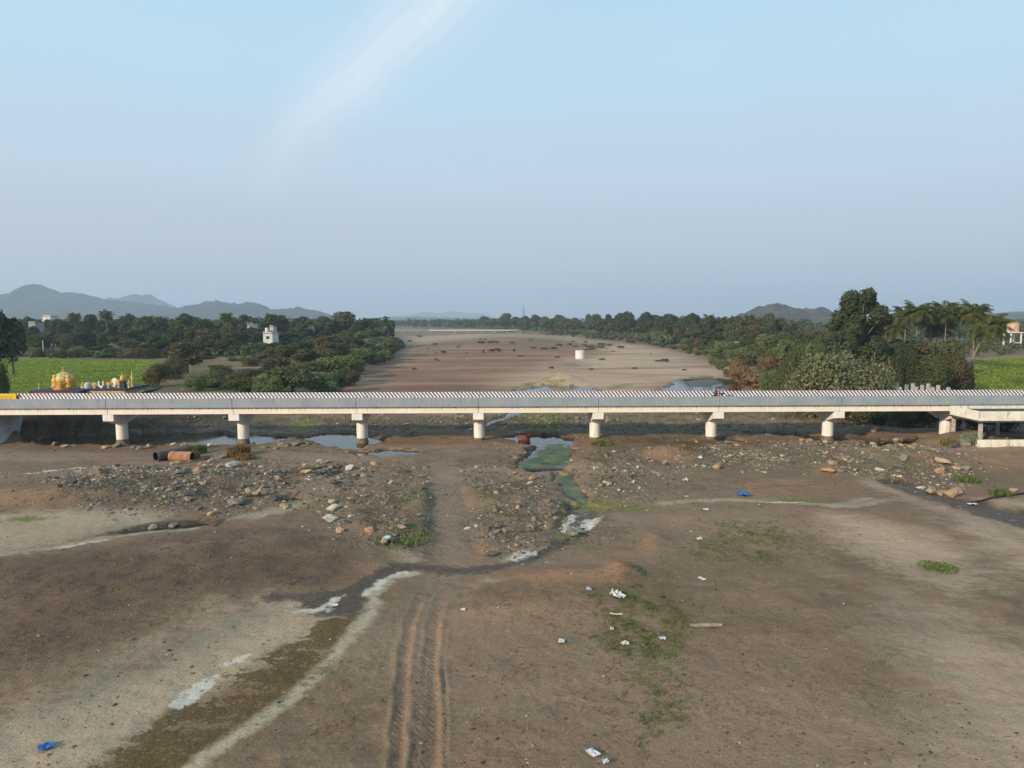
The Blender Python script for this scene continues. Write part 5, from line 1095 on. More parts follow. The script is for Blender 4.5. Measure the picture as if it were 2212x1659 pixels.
# ------------------------------------------------------------------ stones
def rock_mesh(seed, sub=1, m=None, block=0.0):
    rng = np.random.default_rng(seed); bm = bmesh.new(); bmesh.ops.create_icosphere(bm, subdivisions=sub, radius=1.0)
    V = np.array([v.co[:] for v in bm.verts])
    for k in range(7):         # flat broken faces
        d = rng.normal(size=3); d /= np.linalg.norm(d); lim = rng.uniform(0.45, 0.8); s = V @ d; over = np.maximum(s-lim, 0); V -= over[:, None]*d*0.95
    V *= 1+0.12*rng.normal(size=(len(V), 1)); V *= np.array([1.25, 0.95, 0.72])*(0.85+0.3*rng.random(3))
    for v, c in zip(bm.verts, V): v.co = c
    me = bpy.data.meshes.new('stone'); bm.to_mesh(me); bm.free()
    if m: me.materials.append(m)
    return me
def stone_mat(name, a, b, c):
    t = NT(name); v = t.obj(); oi = t.n.new('ShaderNodeObjectInfo'); n1 = t.noise(1.6, 5, v); n2 = t.noise(9, 4, v)
    col = t.mix(t.rng(oi.outputs['Random'], 0, 1, 0, 1, False), a, b); col = t.mix(t.rng(n1, 0.45, 0.7, 0, 0.6), col, c); col = t.mix(t.rng(n2, 0.5, 0.75, 0, 0.35), col, tuple(q*0.5 for q in a))
    t.bump(t.math('ADD', n1, t.math('MULTIPLY', n2, 0.5)), 0.5, 0.1); return t.fin(col, 0.9, 0.2)
SG = stone_mat('stone_grey', S(104, 98, 88), S(138, 127, 112), S(152, 140, 122)); ST = stone_mat('stone_tan', S(150, 124, 96), S(172, 146, 116), S(188, 164, 134)); SW = stone_mat('stone_white', S(172, 164, 148), S(190, 182, 166), S(206, 198, 184)); SO = stone_mat('stone_orange', S(158, 120, 92), S(172, 134, 106), S(184, 152, 124)); SD = stone_mat('stone_dark', S(70, 66, 60), S(92, 86, 78), S(108, 100, 88))
SM = {'g': SG, 't': ST, 'w': SW, 'o': SO, 'd': SD}
BIG = {(c, k): rock_mesh(100+k*7+ord(c), 2, SM[c]) for c in 'gtwod' for k in range(3)}
SMALL = {(c, k): rock_mesh(300+k*5+ord(c), 1, SM[c]) for c in 'gtwd' for k in range(4)}
rs = random.Random(9)
def stone(x, y_, size, c, label, big=True, k=None, group=None, rz=None, sq=(1, 1, 1), pos=None, sink=0.28):
    p = ground_at(x, y_) if pos is None else pos
    me = (BIG if big else SMALL)[(c, (rs.randrange(3 if big else 4)) if k is None else k)]
    o = bpy.data.objects.new('boulder' if big else 'stone', me); C.objects.link(o); s = size/2.2
    o.scale = (s*sq[0], s*sq[1], s*sq[2]); o.rotation_euler = (rs.uniform(-0.25, 0.25), rs.uniform(-0.25, 0.25), rs.uniform(0, 6.28) if rz is None else rz)
    o.location = (p[0], p[1], p[2]+s*0.72*sq[2]*(1-2*sink)); tag(o, label, 'boulder' if big else 'stone', group); return o
for x, y_, sz, c, l in [
    (500, 1008, 2.1, 'w', 'large angular white boulder with a grey shaded side below the second pier'), (426, 1022, 1.6, 'o', 'tilted orange slab of rock left of the white boulder'), (478, 1010, 1.5, 'o', 'upright orange rock touching the white boulder on its left'),
    (458, 1000, 1.4, 'g', 'grey rock behind the upright orange rock'), (474, 990, 1.5, 'g', 'flat grey rock behind the large white boulder'), (494, 984, 0.9, 'd', 'dark rock lying behind the large white boulder'), (380, 1003, 1.5, 't', 'tan boulder lying below the rusty pipe'),
    (448, 992, 1.1, 'd', 'dark rock right of the rusty pipe mouth'), (440, 1012, 1.0, 'd', 'dark rock between the orange slab and the upright orange rock'),
    (627, 954, 2.0, 'g', 'topmost grey boulder of the heap beside the left pool'), (612, 964, 1.5, 'g', 'left grey boulder at the foot of the heap beside the left pool'), (640, 962, 1.5, 'g', 'right grey boulder of the heap beside the left pool'), (596, 970, 1.0, 't', 'small tan rock at the left foot of the pool side heap'), (655, 966, 1.0, 'g', 'low grey rock at the right foot of the pool side heap'), (572, 968, 1.1, 'g', 'flat grey rock on the road edge left of the boulder heap'),
    (672, 1012, 2.3, 't', 'big flat tan boulder beside the small dark pool'), (662, 1022, 1.2, 't', 'tan rock lying against the big flat boulder'), (690, 1001, 1.4, 'w', 'pale flat rock behind the big flat tan boulder'), (706, 1000, 1.2, 't', 'upright tan rock among the slabs by the dark pool'), (724, 1008, 1.2, 'g', 'grey slab at the back of the small dark pool'), (742, 1004, 1.1, 'd', 'dark slab right behind the small dark pool'), (756, 1014, 1.3, 'w', 'pale rock at the right end of the small dark pool'), (715, 1012, 1.1, 'g', 'grey rock at the left end of the pool side slabs'),
    (722, 1102, 1.25, 'w', 'upper one of the two white boulders on the rubble'), (713, 1126, 1.35, 'w', 'lower one of the two white boulders on the rubble'), (734, 1150, 1.0, 't', 'tan boulder below the two white ones'), (800, 1148, 0.9, 'o', 'reddish rock right of the tan boulder'),
    (511, 1088, 1.8, 'g', 'large rounded grey boulder in the left rubble field'), (566, 1068, 1.4, 't', 'pale tan boulder beside the small ditch'), (546, 1066, 1.2, 'g', 'grey boulder left of the pale tan one by the ditch'), (590, 1082, 0.9, 'd', 'dark rock at the ditch edge'),
    (255, 965, 1.6, 'g', 'rounded grey boulder in front of the first pier'), (290, 968, 1.2, 'g', 'grey rock right of the first pier boulder'), (305, 970, 1.3, 'g', 'grey rock at the water edge, third right of the first pier boulder'), (322, 966, 1.2, 't', 'tan rock by the water left of the pipes'), (120, 962, 1.5, 'g', 'grey boulder by the dark water near the abutment'), (140, 966, 1.1, 't', 'tan rock right of the abutment side boulder'), (160, 965, 0.9, 'g', 'small grey rock on the water edge near the abutment'), (228, 968, 1.2, 'o', 'reddish flat rock left of the first pier boulder'),
    (375, 962, 1.0, 'w', 'pale rock behind the rusty pipe'), (398, 962, 1.2, 't', 'tan rock behind the right end of the rusty pipe'), (455, 966, 1.3, 'w', 'pale pointed rock behind the weeds'),
    (2035, 1000, 1.6, 't', 'tan rounded boulder on the orange mound at right'), (2033, 1020, 1.6, 'o', 'orange tinted boulder below the tan rounded one'), (1955, 992, 1.5, 'g', 'grey rock at the left foot of the orange mound'), (1940, 1010, 1.2, 'g', 'grey rock lower left of the orange mound'), (2062, 966, 1.9, 'd', 'dark grey boulder in front of the last pier'), (2082, 962, 1.8, 'g', 'grey boulder right of the dark one by the last pier'), (2108, 955, 1.6, 'g', 'grey boulder below the pavilion corner'), (2086, 1014, 1.3, 'g', 'greyish boulder right of the orange tinted one'), (1940, 955, 1.6, 't', 'tan boulder on the far side of the right water'), (1884, 962, 1.0, 'w', 'pale rock by the water left of the last pier'), (1905, 961, 1.2, 'g', 'pale grey rock right beside the one left of the last pier'),
    (2012, 1064, 1.5, 't', 'left one of three tan boulders by the right stream'), (2035, 1068, 1.4, 't', 'middle one of three tan boulders by the right stream'), (2062, 1068, 1.8, 't', 'right one of three tan boulders by the right stream'), (1990, 1056, 0.9, 'w', 'small pale rock left of the three stream boulders'), (2190, 1062, 1.2, 't', 'tan rock near the hose at the right edge'),
    (1550, 1011, 1.5, 't', 'flat tan boulder at the edge of the right rubble'), (1690, 986, 0.9, 'w', 'white rock standing out of the right rubble'), (1150, 1036, 1.1, 't', 'tan boulder left of the green ditch'), (1145, 1046, 0.7, 'w', 'pale block below the tan boulder by the green ditch'), (1112, 1024, 0.9, 't', 'pale stone above the left rubble of the green ditch'), (1236, 1158, 1.2, 'g', 'grey rounded boulder where the stream leaves the pool'), (1258, 1152, 0.9, 'g', 'grey boulder right of the pool outlet'), (1222, 1168, 0.8, 'd', 'dark rock at the pool outlet'), (1062, 1200, 1.1, 'd', 'dark rock at the lower end of the rubble by the track'), (1075, 1140, 0.9, 'g', 'grey rock right of the dirt track'), (1010, 1145, 0.6, 'w', 'pale stone at the right edge of the dirt track'), (868, 1140, 0.7, 't', 'pale stone in the grass left of the dirt track'), (330, 1142, 1.0, 'g', 'grey rock in the left ditch water'), (375, 1138, 1.0, 'g', 'grey rock at the right end of the left ditch'), (1120, 940, 0.8, 'w', 'pale rock near the rusty well ring'), (1800, 1003, 1.4, 'o', 'orange brown boulder in the right rubble'), (1790, 1020, 1.6, 'o', 'brown boulder at the lower end of the right rubble'), (1890, 930, 1.6, 't', 'tan boulder under the bridge near the last pier'), (1310, 983, 0.9, 'd', 'dark rock on the rubble right of the algae pool')]:
    stone(x, y_, sz*0.88, c, l)
# loose rubble: the largest stones one by one, the rest as one mass
pts = []
dens = [1.25, 0.9, 1.0, 1.15, 1.2, 1.2, 1.3, 0.6, 1.1]
nprng = np.random.default_rng(12)
ZN = ['left rubble field', 'bank by the left pool', 'rubble left of the dirt track', 'rubble right of the dirt track', 'rubble right of the green ditch', 'stony bank at right', 'pool outlet', 'ground behind the bridge', 'ground left of the algae pool']
for zi, (p, dn) in enumerate(zip(RUBBLEW, dens)):
    A = 0.5*abs(sum(p[i][0]*p[(i+1) % len(p)][1]-p[(i+1) % len(p)][0]*p[i][1] for i in range(len(p)))); N = int(A*dn*11.0)
    X = nprng.uniform(p[:, 0].min()-7, p[:, 0].max()+7, N*4); Y = nprng.uniform(p[:, 1].min()-6, p[:, 1].max()+6, N*4)
    k = sdist_poly(p, X, Y); keep = (k > -7.0) & (nprng.random(len(X)) < np.clip(0.62+k*0.16, 0, 1)**1.5*(0.10+1.0*sstep(0.44, 0.58, fbm(X*0.35, Y*0.35, 61, 5))))
    keep &= (dist_line(TRACK, X, Y) > 1.5) & (dist_line(ROAD, X, Y) > 1.9)
    X, Y = X[keep], Y[keep]; s = np.exp(nprng.normal(-2.05, 0.72, len(X))); s = np.clip(s, 0.06, 1.1)
    for a, b, c in zip(X, Y, s): pts.append((a, b, c, zi))
# thin scatter over the rest of the bed
N = 10000; Y = 24+86*nprng.random(N)**1.3; X = nprng.uniform(-0.82, 0.82, N)*Y; s = np.clip(np.exp(nprng.normal(-2.2, 0.5, N)), 0.05, 0.4)
kk = (vnoise(X*0.15, Y*0.15, 71) > 0.4) & (np.abs(X) < Y*0.85) & (s > 0.06)
for a, b, c in zip(X[kk], Y[kk], s[kk]*np.where(Y[kk] < 60, 0.55, 0.9)): pts.append((a, b, c, -1))
N = 9000; X = nprng.uniform(-68, 72, N); Y = nprng.uniform(97, 150, N); s = np.clip(np.exp(nprng.normal(-1.5, 0.5, N)), 0.1, 0.9); kk = nprng.random(N) < sstep(0.42, 0.62, fbm(X*0.12, Y*0.12, 73))
for a, b, c in zip(X[kk], Y[kk], s[kk]): pts.append((a, b, c, 7))
pts = np.array(pts); zs = hz(pts[:, 0], pts[:, 1]); ok = zs > WL-0.05; pts, zs = pts[ok], zs[ok]
app = pts[:, 2]/pts[:, 1]; order = np.argsort(-app)
col_w = {0: 'ggggddt', 1: 'gggt', 2: 'ggggtdt', 3: 'gggdgt', 4: 'ggtdgw', 5: 'ggtgtgw', 6: 'ggd', 7: 'ggd', 8: 'ggt', -1: 'gtw'}
CW = {'g': 'grey', 't': 'tan', 'w': 'pale', 'd': 'dark'}
n_ind = 0; rest = []
for i in order:
    x, y_, sz, zi = pts[i]; zi = int(zi)
    if n_ind < 215 and zi >= 0 and abs(x) < y_*0.74:
        c = rs.choice(col_w[zi]); n_ind += 1
        stone(0, 0, sz*0.98, c, '%s %s loose stone among the %s' % ('large' if n_ind < 75 else 'middling' if n_ind < 150 else 'small', CW[c], ZN[zi]), False, None, 'loose stones of the %s' % ZN[zi], pos=(x, y_, zs[i]))
    else: rest.append(i)
bm = bmesh.new(); bmesh.ops.create_icosphere(bm, subdivisions=1, radius=1.0); base_v = np.array([v.co[:] for v in bm.verts]); base_f = np.array([[v.index for v in f.verts] for f in bm.faces]); bm.free()
bm = bmesh.new(); bmesh.ops.create_cube(bm, size=1.4); bmesh.ops.bevel(bm, geom=bm.edges[:], offset=0.25, segments=1, affect='EDGES'); bmesh.ops.triangulate(bm, faces=bm.faces); cube_v = np.array([v.co[:] for v in bm.verts]); cube_f = np.array([[v.index for v in f.verts] for f in bm.faces]); bm.free()
def mass(ids, name, m):
    V = []; F = []; n = 0
    for i in ids:
        x, y_, sz, zi = pts[i]; bv = cube_v; q = nprng.random()*6.28; cq, sq = math.cos(q), math.sin(q)
        v = bv*np.array([1.2, 0.9, 0.65])*(0.75+0.5*nprng.random(3))*(1+0.22*nprng.normal(size=(len(bv), 1)))
        tl = nprng.normal()*0.3; v = np.stack([v[:, 0], v[:, 1]*math.cos(tl)-v[:, 2]*math.sin(tl), v[:, 1]*math.sin(tl)+v[:, 2]*math.cos(tl)], 1)
        v = v*sz*0.5; v = np.stack([v[:, 0]*cq-v[:, 1]*sq, v[:, 0]*sq+v[:, 1]*cq, v[:, 2]], 1)+np.array([x, y_, zs[i]-sz*0.02])
        V.append(v); F.append(cube_f+n); n += len(v)
    me = mesh_np(name, np.concatenate(V), np.concatenate(F)); me.materials.append(m); o = bpy.data.objects.new(name, me); link(o); tag(o, kind='stuff')
def rub_mat(name, a, b, c):
    t = NT(name); ge = t.n.new('ShaderNodeNewGeometry'); n2 = t.noise(6, 4, ge.outputs['Position']); col = t.mix(ge.outputs['Random Per Island'], a, b); col = t.mix(t.rng(ge.outputs['Random Per Island'], 0.86, 0.9), col, c)
    return t.fin(t.mix(t.rng(n2, 0.45, 0.7, 0, 0.4), col, tuple(q*0.55 for q in a)), 0.9, 0.2)
mass([i for i in rest if pts[i][3] != 5 and pts[i][3] >= 0], 'rubble', rub_mat('rubble_grey', S(92, 86, 78), S(146, 134, 118), S(182, 170, 152)))
mass([i for i in rest if pts[i][3] == 5], 'rubble', rub_mat('rubble_tan', S(96, 88, 76), S(160, 142, 118), S(190, 174, 150)))
mass([i for i in rest if pts[i][3] < 0], 'gravel', rub_mat('gravel_mixed', S(66, 56, 46), S(128, 110, 92), S(172, 160, 142)))
# ------------------------------------------------------------------ pipes
rust = simple('pipe_rust_orange', S(166, 120, 90), 0.8, 0.2, 1.5, 0.2); pdark = simple('pipe_dark_cement', S(104, 94, 84), 0.85, 0.2, 1.5, 0.2); pin = simple('pipe_inside', S(46, 38, 32), 0.9)
def pipe(name, label, a, b, r, m):
    a = Vector(a); b = Vector(b); d = b-a; L_ = d.length; o = thing(name, label, 'pipe', a, 0)
    o.rotation_euler = d.to_track_quat('Z', 'Y').to_euler()
    MB().lathe([(r*0.86, 0), (r, 0), (r, L_), (r*0.86, L_)], 0, 0, 24, False).build('shell', m, o, smooth=True)
    MB().lathe([(r*0.86, 0.001), (r*0.86, L_-0.001)], 0, 0, 24, False).build('lining', pin, o, smooth=True); return o
g1 = ground_at(364, 996); g2 = ground_at(414, 996)
pipe('drain_pipe', 'rust orange drain pipe lying across the left road edge', (g1[0]+0.2, g1[1]+0.2, g1[2]+0.54), (g2[0]+0.1, g1[1]-0.1, g1[2]+0.54), 0.62, rust)
g3 = ground_at(342, 995)
pipe('drain_pipe', 'dark cement pipe with open mouth left of the orange pipe', (g3[0]-0.1, g3[1]-0.4, g3[2]+0.58), (g3[0]+2.0, g3[1]+3.2, g3[2]+0.66), 0.62, pdark)
# rusty well ring and white well
wr = ground_at(1132, 953); w = thing('well_ring', 'short rusty brown well ring standing in the shallow pool', 'well', wr)
MB().lathe([(0.85, -0.6), (0.85, 0.75), (0.95, 0.78), (0.95, 1.0), (0.72, 1.0), (0.72, 0.2)], 0, 0, 20, False).build('ring', simple('well_rust', S(128, 84, 64), 0.9, 0.25, 2.0, 0.2), w, smooth=True)
MB().lathe([(0.70, 0.18), (0.70, 0.25)], 0, 0, 20).build('infill', pin, w)
ww = ground_at(1253, 775); w = thing('round_well', 'white round concrete well standing alone on the sandbar', 'well', ww)
rr = 20.5*DS/FPX*ww[1]/2; hh = dp(1253, 757.5, ww[1]-rr)[2]-ww[2]
MB().lathe([(rr*0.88, hh*0.3), (rr*0.88, hh), (rr, hh), (rr, -0.5)], 0, 0, 32, False).build('wall', simple('well_whitewash', S(222, 218, 212), 0.8, 0.1, 0.8), w, smooth=True)
MB().lathe([(rr*0.87, hh*0.3), (rr*0.87, hh*0.35)], 0, 0, 24).build('cover', conc_m, w)
# ------------------------------------------------------------------ litter
pw = simple('litter_white_plastic', S(206, 202, 196), 0.6, 0.1, 6); pc = simple('litter_cream_card', S(206, 196, 176), 0.8, 0.12, 6); pb = simple('litter_blue_plastic', S(48, 104, 160), 0.45, 0.15, 6); pp = simple('litter_pale_blue', S(176, 196, 204), 0.5, 0.1, 6)
def litter(x, y_, w, h, label, m, name='plastic_scrap', crump=0.12, rz=0.0, seed=0, cat='litter'):
    w *= 0.85; h *= 0.85; p = ground_at(x, y_); n = 7; rng = np.random.default_rng(seed+int(x)); V = []
    for j in range(n):
        for i in range(n):
            e = 0.18 if crump > 0.08 else 0.03
            a = (i/(n-1)-0.5)*w*(1+e*rng.normal()*(i in (0, n-1))); b = (j/(n-1)-0.5)*h*(1+e*rng.normal()*(j in (0, n-1)))
            V.append((a*math.cos(rz)-b*math.sin(rz), a*math.sin(rz)+b*math.cos(rz), 0.03+abs(rng.normal())*crump))
    V = np.array(V); V[:, 2] += hz(V[:, 0]+p[0], V[:, 1]+p[1])-p[2]+0.03
    F = [(j*n+i, j*n+i+1, (j+1)*n+i+1, (j+1)*n+i) for j in range(n-1) for i in range(n-1)]
    me = mesh_np(name, V, F); me.materials.append(m); o = bpy.data.objects.new(name, me); link(o); o.location = p; tag(o, label, cat)
    so_ = o.modifiers.new('thick', 'SOLIDIFY'); so_.thickness = 0.012; so_.offset = 1
    return o
litter(1334, 1289, 0.75, 0.9, 'crumpled white plastic bag in the middle of the foreground', pw, 'plastic_bag', 0.16, 0.6)
litter(1516, 1252, 0.34, 0.62, 'small white sheet lying alone right of the crumpled bag', pw, 'paper_sheet', 0.02, 0.5)
litter(1331, 1330, 0.8, 0.13, 'narrow white strip lying below the crumpled bag', pw, 'plastic_strip', 0.03, -0.1)
litter(1213, 1387, 0.36, 0.48, 'square white carton left of the weedy patch', pw, 'carton', 0.02, -0.2)
litter(1350, 1394, 0.4, 0.4, 'cream crumpled scrap below the white strip', pc, 'paper_scrap', 0.1, 0.3)
litter(1431, 1381, 0.4, 0.34, 'white printed packet right of the cream scrap', pw, 'packet', 0.02, 0.1)
litter(1281, 1630, 0.42, 0.6, 'white carton nearest the bottom edge', pw, 'carton', 0.02, 0.6)
litter(1308, 1649, 0.26, 0.24, 'pale scrap just below the carton nearest the bottom edge', pp, 'plastic_scrap', 0.06, 0.2)
litter(1322, 1362, 0.22, 0.2, 'tiny white scrap between the strip and the cream scrap', pw, 'plastic_scrap', 0.06)
litter(1272, 1276, 0.34, 0.34, 'pale blue scrap left of the crumpled bag', pp, 'plastic_scrap', 0.08)
litter(1525, 1103, 0.5, 0.5, 'white scrap on the brown slope below the pale channel', pw, 'plastic_scrap', 0.06)
litter(1511, 1166, 0.5, 0.35, 'white scrap in the upper weedy patch', pw, 'plastic_scrap', 0.06)
litter(1605, 1069, 1.3, 1.5, 'bright blue plastic sheet by the pale channel', pb, 'plastic_sheet', 0.15)
litter(100, 1617, 0.62, 0.62, 'bright blue cloth lying in the bottom left corner', pb, 'cloth', 0.05, 0.7)
litter(2100, 1090, 0.9, 0.6, 'white scrap floating on the right stream', pw, 'plastic_scrap', 0.05)
litter(725, 1310, 0.34, 0.2, 'tiny white scrap in the dark mud left of the ruts', pw, 'plastic_scrap', 0.04)
litter(1480, 1040, 0.6, 0.7, 'white rag on the ground right of the orange mound', pw, 'rag', 0.12)
litter(1512, 990, 0.6, 0.5, 'white rag at the right foot of the orange mound', pw, 'rag', 0.12)
litter(1000, 1320, 0.3, 0.2, 'tiny white scrap right of the top of the ruts', pw, 'plastic_scrap', 0.04)
litter(835, 1165, 0.8, 0.7, 'striped pale cloth in the weeds left of the dirt track', pp, 'cloth', 0.1)
rs2 = random.Random(55)
for k in range(14):
    x = rs2.choice([rs2.uniform(1180, 1480), rs2.uniform(900, 1900), rs2.uniform(60, 700)]); y_ = rs2.uniform(1010, 1560)
    s = rs2.uniform(0.07, 0.14)
    litter(x, y_, s, s*rs2.uniform(0.5, 1), 'tiny white speck of litter on the riverbed', pw, 'litter_speck', 0.03, rs2.uniform(0, 3), k).__setitem__('group', 'specks of litter on the riverbed')
p1, p2 = ground_at(1492, 1355), ground_at(1560, 1355)
MB().tube([(p1[0], p1[1], p1[2]+0.09), ((p1[0]+p2[0])/2, p1[1]+0.02, (p1[2]+p2[2])/2+0.11), (p2[0], p2[1]+0.05, p2[2]+0.10)], [0.10, 0.11, 0.09], 8).build('timber_pole', simple('weathered_timber', S(150, 138, 120), 0.9, 0.2, 4, 0.2), None, True)
tag(bpy.data.objects['timber_pole'], 'long weathered grey timber pole lying on the right foreground', 'pole')
hose_m = simple('black_hose', S(38, 36, 36), 0.5, 0.1)
hp = [ground_at(a, b) for a, b in [(2088, 1088), (2105, 1087), (2125, 1083), (2140, 1078), (2165, 1074), (2190, 1071), (2230, 1066), (2280, 1062)]]
o = MB().tube([(q[0], q[1], max(q[2], WL)+0.12) for q in hp], 0.085, 8).build('hose', hose_m, None, True); tag(o, 'thick black hose curving into the right stream', 'hose')
hp = [ground_at(a, b) for a, b in [(1808, 905), (1850, 912), (1880, 920), (1920, 921), (1955, 915), (2000, 908), (2040, 905)]]
o = MB().tube([(q[0], q[1], max(q[2], WL)+0.2) for q in hp], 0.07, 8).build('cable', hose_m, None, True); tag(o, 'dark cable lying under the bridge left of the last pier', 'cable')
sp_ = ground_at(1606, 1053); o = MB().tube([(sp_[0], sp_[1], sp_[2]-0.1), (sp_[0]+0.05, sp_[1], sp_[2]+0.7), (sp_[0]+0.35, sp_[1]+0.3, sp_[2]+1.35), (sp_[0]+0.3, sp_[1]+0.4, sp_[2]+1.8)], [0.05, 0.04, 0.03, 0.02], 6).build('bent_stick', bark, None, True); tag(o, 'thin bent stick standing above the blue plastic sheet', 'stick')
# ------------------------------------------------------------------ reeds and weeds
def reed(x, y_, h, w, m, label, n=420, seed=0, name='reed_clump', stuff=False):
    p = ground_at(x, y_); rng = np.random.default_rng(seed); V = []; F = []
    for k in range(n):
        a = rng.random()*6.28; r = w/2*math.sqrt(rng.random()); bx, by = math.cos(a)*r, math.sin(a)*r; L_ = h*rng.uniform(0.5, 1)*(1-0.35*(2*r/w)); ln = rng.normal(size=2)*0.22*L_
        q = rng.random()*6.28; wd = 0.03; ux, uy = math.cos(q)*wd, math.sin(q)*wd; i = len(V)
        V += [(bx-ux, by-uy, -0.1), (bx+ux, by+uy, -0.1), (bx+ln[0]*0.5+ux, by+ln[1]*0.5+uy, L_*0.6), (bx+ln[0]*0.5-ux, by+ln[1]*0.5-uy, L_*0.6), (bx+ln[0], by+ln[1], L_)]
        F += [(i, i+1, i+2, i+3), (i+3, i+2, i+4)]
    me = mesh_np(name, V, F); me.materials.append(m); o = bpy.data.objects.new(name, me); link(o); o.location = p
    if stuff: o.name = 'weeds'; return tag(o, kind='stuff')
    return tag(o, label, 'weeds')
rm1 = simple('reed_olive', S(116, 106, 56), 0.8, 0.25, 2); rm2 = simple('reed_brown', S(128, 100, 58), 0.8, 0.25, 2); rm3 = simple('reed_green', S(92, 106, 52), 0.8, 0.25, 2)
reed(412, 982, 1.7, 1.8, rm1, 'olive reeds right of the orange pipe', seed=1); reed(432, 978, 1.5, 1.6, rm3, 'green weeds between the pipe and the boulders', seed=2); reed(420, 990, 1.2, 1.3, rm2, 'reddish dry weeds at the mouth of the orange pipe', seed=3)
reed(516, 983, 1.9, 2.6, rm2, 'dense brown reed clump in front of the second pier', 900, 4); reed(530, 992, 1.0, 2.4, rm2, 'low brown weeds below the reed clump', 500, 5)
reed(2096, 955, 1.8, 2.4, simple('weed_greygreen', S(120, 126, 96), 0.8, 0.2, 2), 'grey green weeds at the pavilion corner', 500, 6); reed(2050, 960, 1.2, 2.0, rm1, 'olive weeds between the last pier and the boulders', 400, 7)
reed(866, 1160, 0.5, 5.0, rm3, 'green weeds left of the dirt track', 420, 8, stuff=True); reed(2025, 1226, 0.3, 2.6, rm3, 'small green weed patch on the pale ground at right', 260, 9, stuff=True); reed(1480, 975, 0.9, 2.6, rm2, 'dry grass on top of the orange mound', 400, 10); reed(2090, 1040, 0.9, 2.4, rm3, 'green weeds above the three tan stream boulders', 400, 11); reed(2160, 1068, 0.8, 2.0, rm3, 'green weeds beside the hose at the right edge', 350, 12); reed(1300, 960, 0.7, 3.0, rm3, 'green weeds right of the fifth pier', 500, 13)
wd = reed(1183, 1009, 0.55, 4.6, simple('blade_black_green', S(40, 48, 24), 0.8, 0.2, 2), 'dark strip of blades across the lower end of the algae pool', 1500, 14, 'dark_strip'); wd.scale = (1, 0.28, 1)  # flattened strip of very dark green blades over the pool's lower end
# short green tufts over the weedy patches: a mass nobody could count
def tufts(name, zones, m, seed):
    rng = np.random.default_rng(seed); V = []; F = []; n = 0
    for pts_, N, h in zones:
        p = P(pts_); X = rng.uniform(p[:, 0].min(), p[:, 0].max(), N*2); Y = rng.uniform(p[:, 1].min(), p[:, 1].max(), N*2)
        ok = (sdist_poly(p, X, Y) > 0) & (rng.random(N*2) < sstep(0.40, 0.70, fbm(X*1.4, Y*0.9, seed, 5))*np.clip(sdist_poly(p, X, Y)/2.5, 0, 1)); X, Y = X[ok], Y[ok]; Z = hz(X, Y)
        for x, y_, z in zip(X, Y, Z):
            for b in range(5):
                a = rng.random()*6.28; L_ = h*rng.uniform(0.5, 1.2); ux, uy = math.cos(a)*0.02, math.sin(a)*0.02; lx, ly = rng.normal(size=2)*L_*0.6; ox, oy = rng.normal(size=2)*0.06
                V += [(x+ox-ux, y_+oy-uy, z-0.02), (x+ox+ux, y_+oy+uy, z-0.02), (x+ox+lx, y_+oy+ly, z+L_)]; F.append((n, n+1, n+2)); n += 3
    me = mesh_np(name, V, np.array(F)); me.materials.append(m); o = bpy.data.objects.new(name, me); link(o); tag(o, kind='stuff')
tufts('grass', [([(1280, 1260), (1440, 1200), (1520, 1330), (1500, 1450), (1500, 1600), (1400, 1680), (1260, 1640), (1300, 1430), (1240, 1380)], 7000, 0.11), ([(1440, 1180), (1540, 1120), (1700, 1125), (1780, 1170), (1700, 1225), (1500, 1230)], 2800, 0.12), ([(1230, 1270), (1340, 1265), (1340, 1340), (1280, 1360)], 600, 0.12), ([(640, 1440), (760, 1370), (830, 1360), (720, 1470), (560, 1600), (500, 1650), (480, 1630)], 700, 0.09), ([(1840, 1420), (1930, 1390), (1960, 1450), (1920, 1560), (1860, 1540)], 600, 0.09), ([(1990, 1220), (2060, 1215), (2060, 1240), (2000, 1240)], 300, 0.13)], rm3, 91)
tufts('dry_grass', [([(1000, 1280), (1500, 1220), (1900, 1250), (2100, 1659), (1000, 1659)], 5200, 0.07), ([(-40, 1240), (500, 1150), (780, 1180), (700, 1290), (300, 1400), (-40, 1450)], 4200, 0.10), ([(1450, 1110), (1800, 1110), (1950, 1240), (1500, 1240)], 1800, 0.10), ([(640, 1500), (860, 1340), (860, 1659), (500, 1659)], 1600, 0.07)], simple('dead_grass', S(128, 108, 82), 0.9, 0.3, 0.6, world=True), 93)
tufts('weeds', [([(640, 900), (1000, 895), (1900, 890), (2080, 930), (1500, 940), (1250, 935), (900, 935), (660, 930)], 5200, 0.4), ([(40, 905), (640, 905), (640, 935), (40, 945)], 2500, 0.4), ([(120, 1030), (560, 1005), (740, 1015), (640, 1070), (380, 1104), (100, 1090)], 2200, 0.3), ([(690, 1030), (940, 1010), (936, 1130), (860, 1200), (740, 1150)], 1800, 0.25), ([(1000, 1012), (1150, 1030), (1225, 1090), (1190, 1180), (1040, 1215)], 1500, 0.25), ([(1236, 1000), (1380, 975), (1440, 1010), (1380, 1090), (1290, 1085)], 1200, 0.25), ([(1470, 975), (1700, 955), (1960, 965), (2080, 985), (2010, 1055), (1780, 1010), (1500, 1010)], 1800, 0.25)], simple('scrub_weed', S(96, 90, 58), 0.9, 0.35, 0.5, world=True), 97)
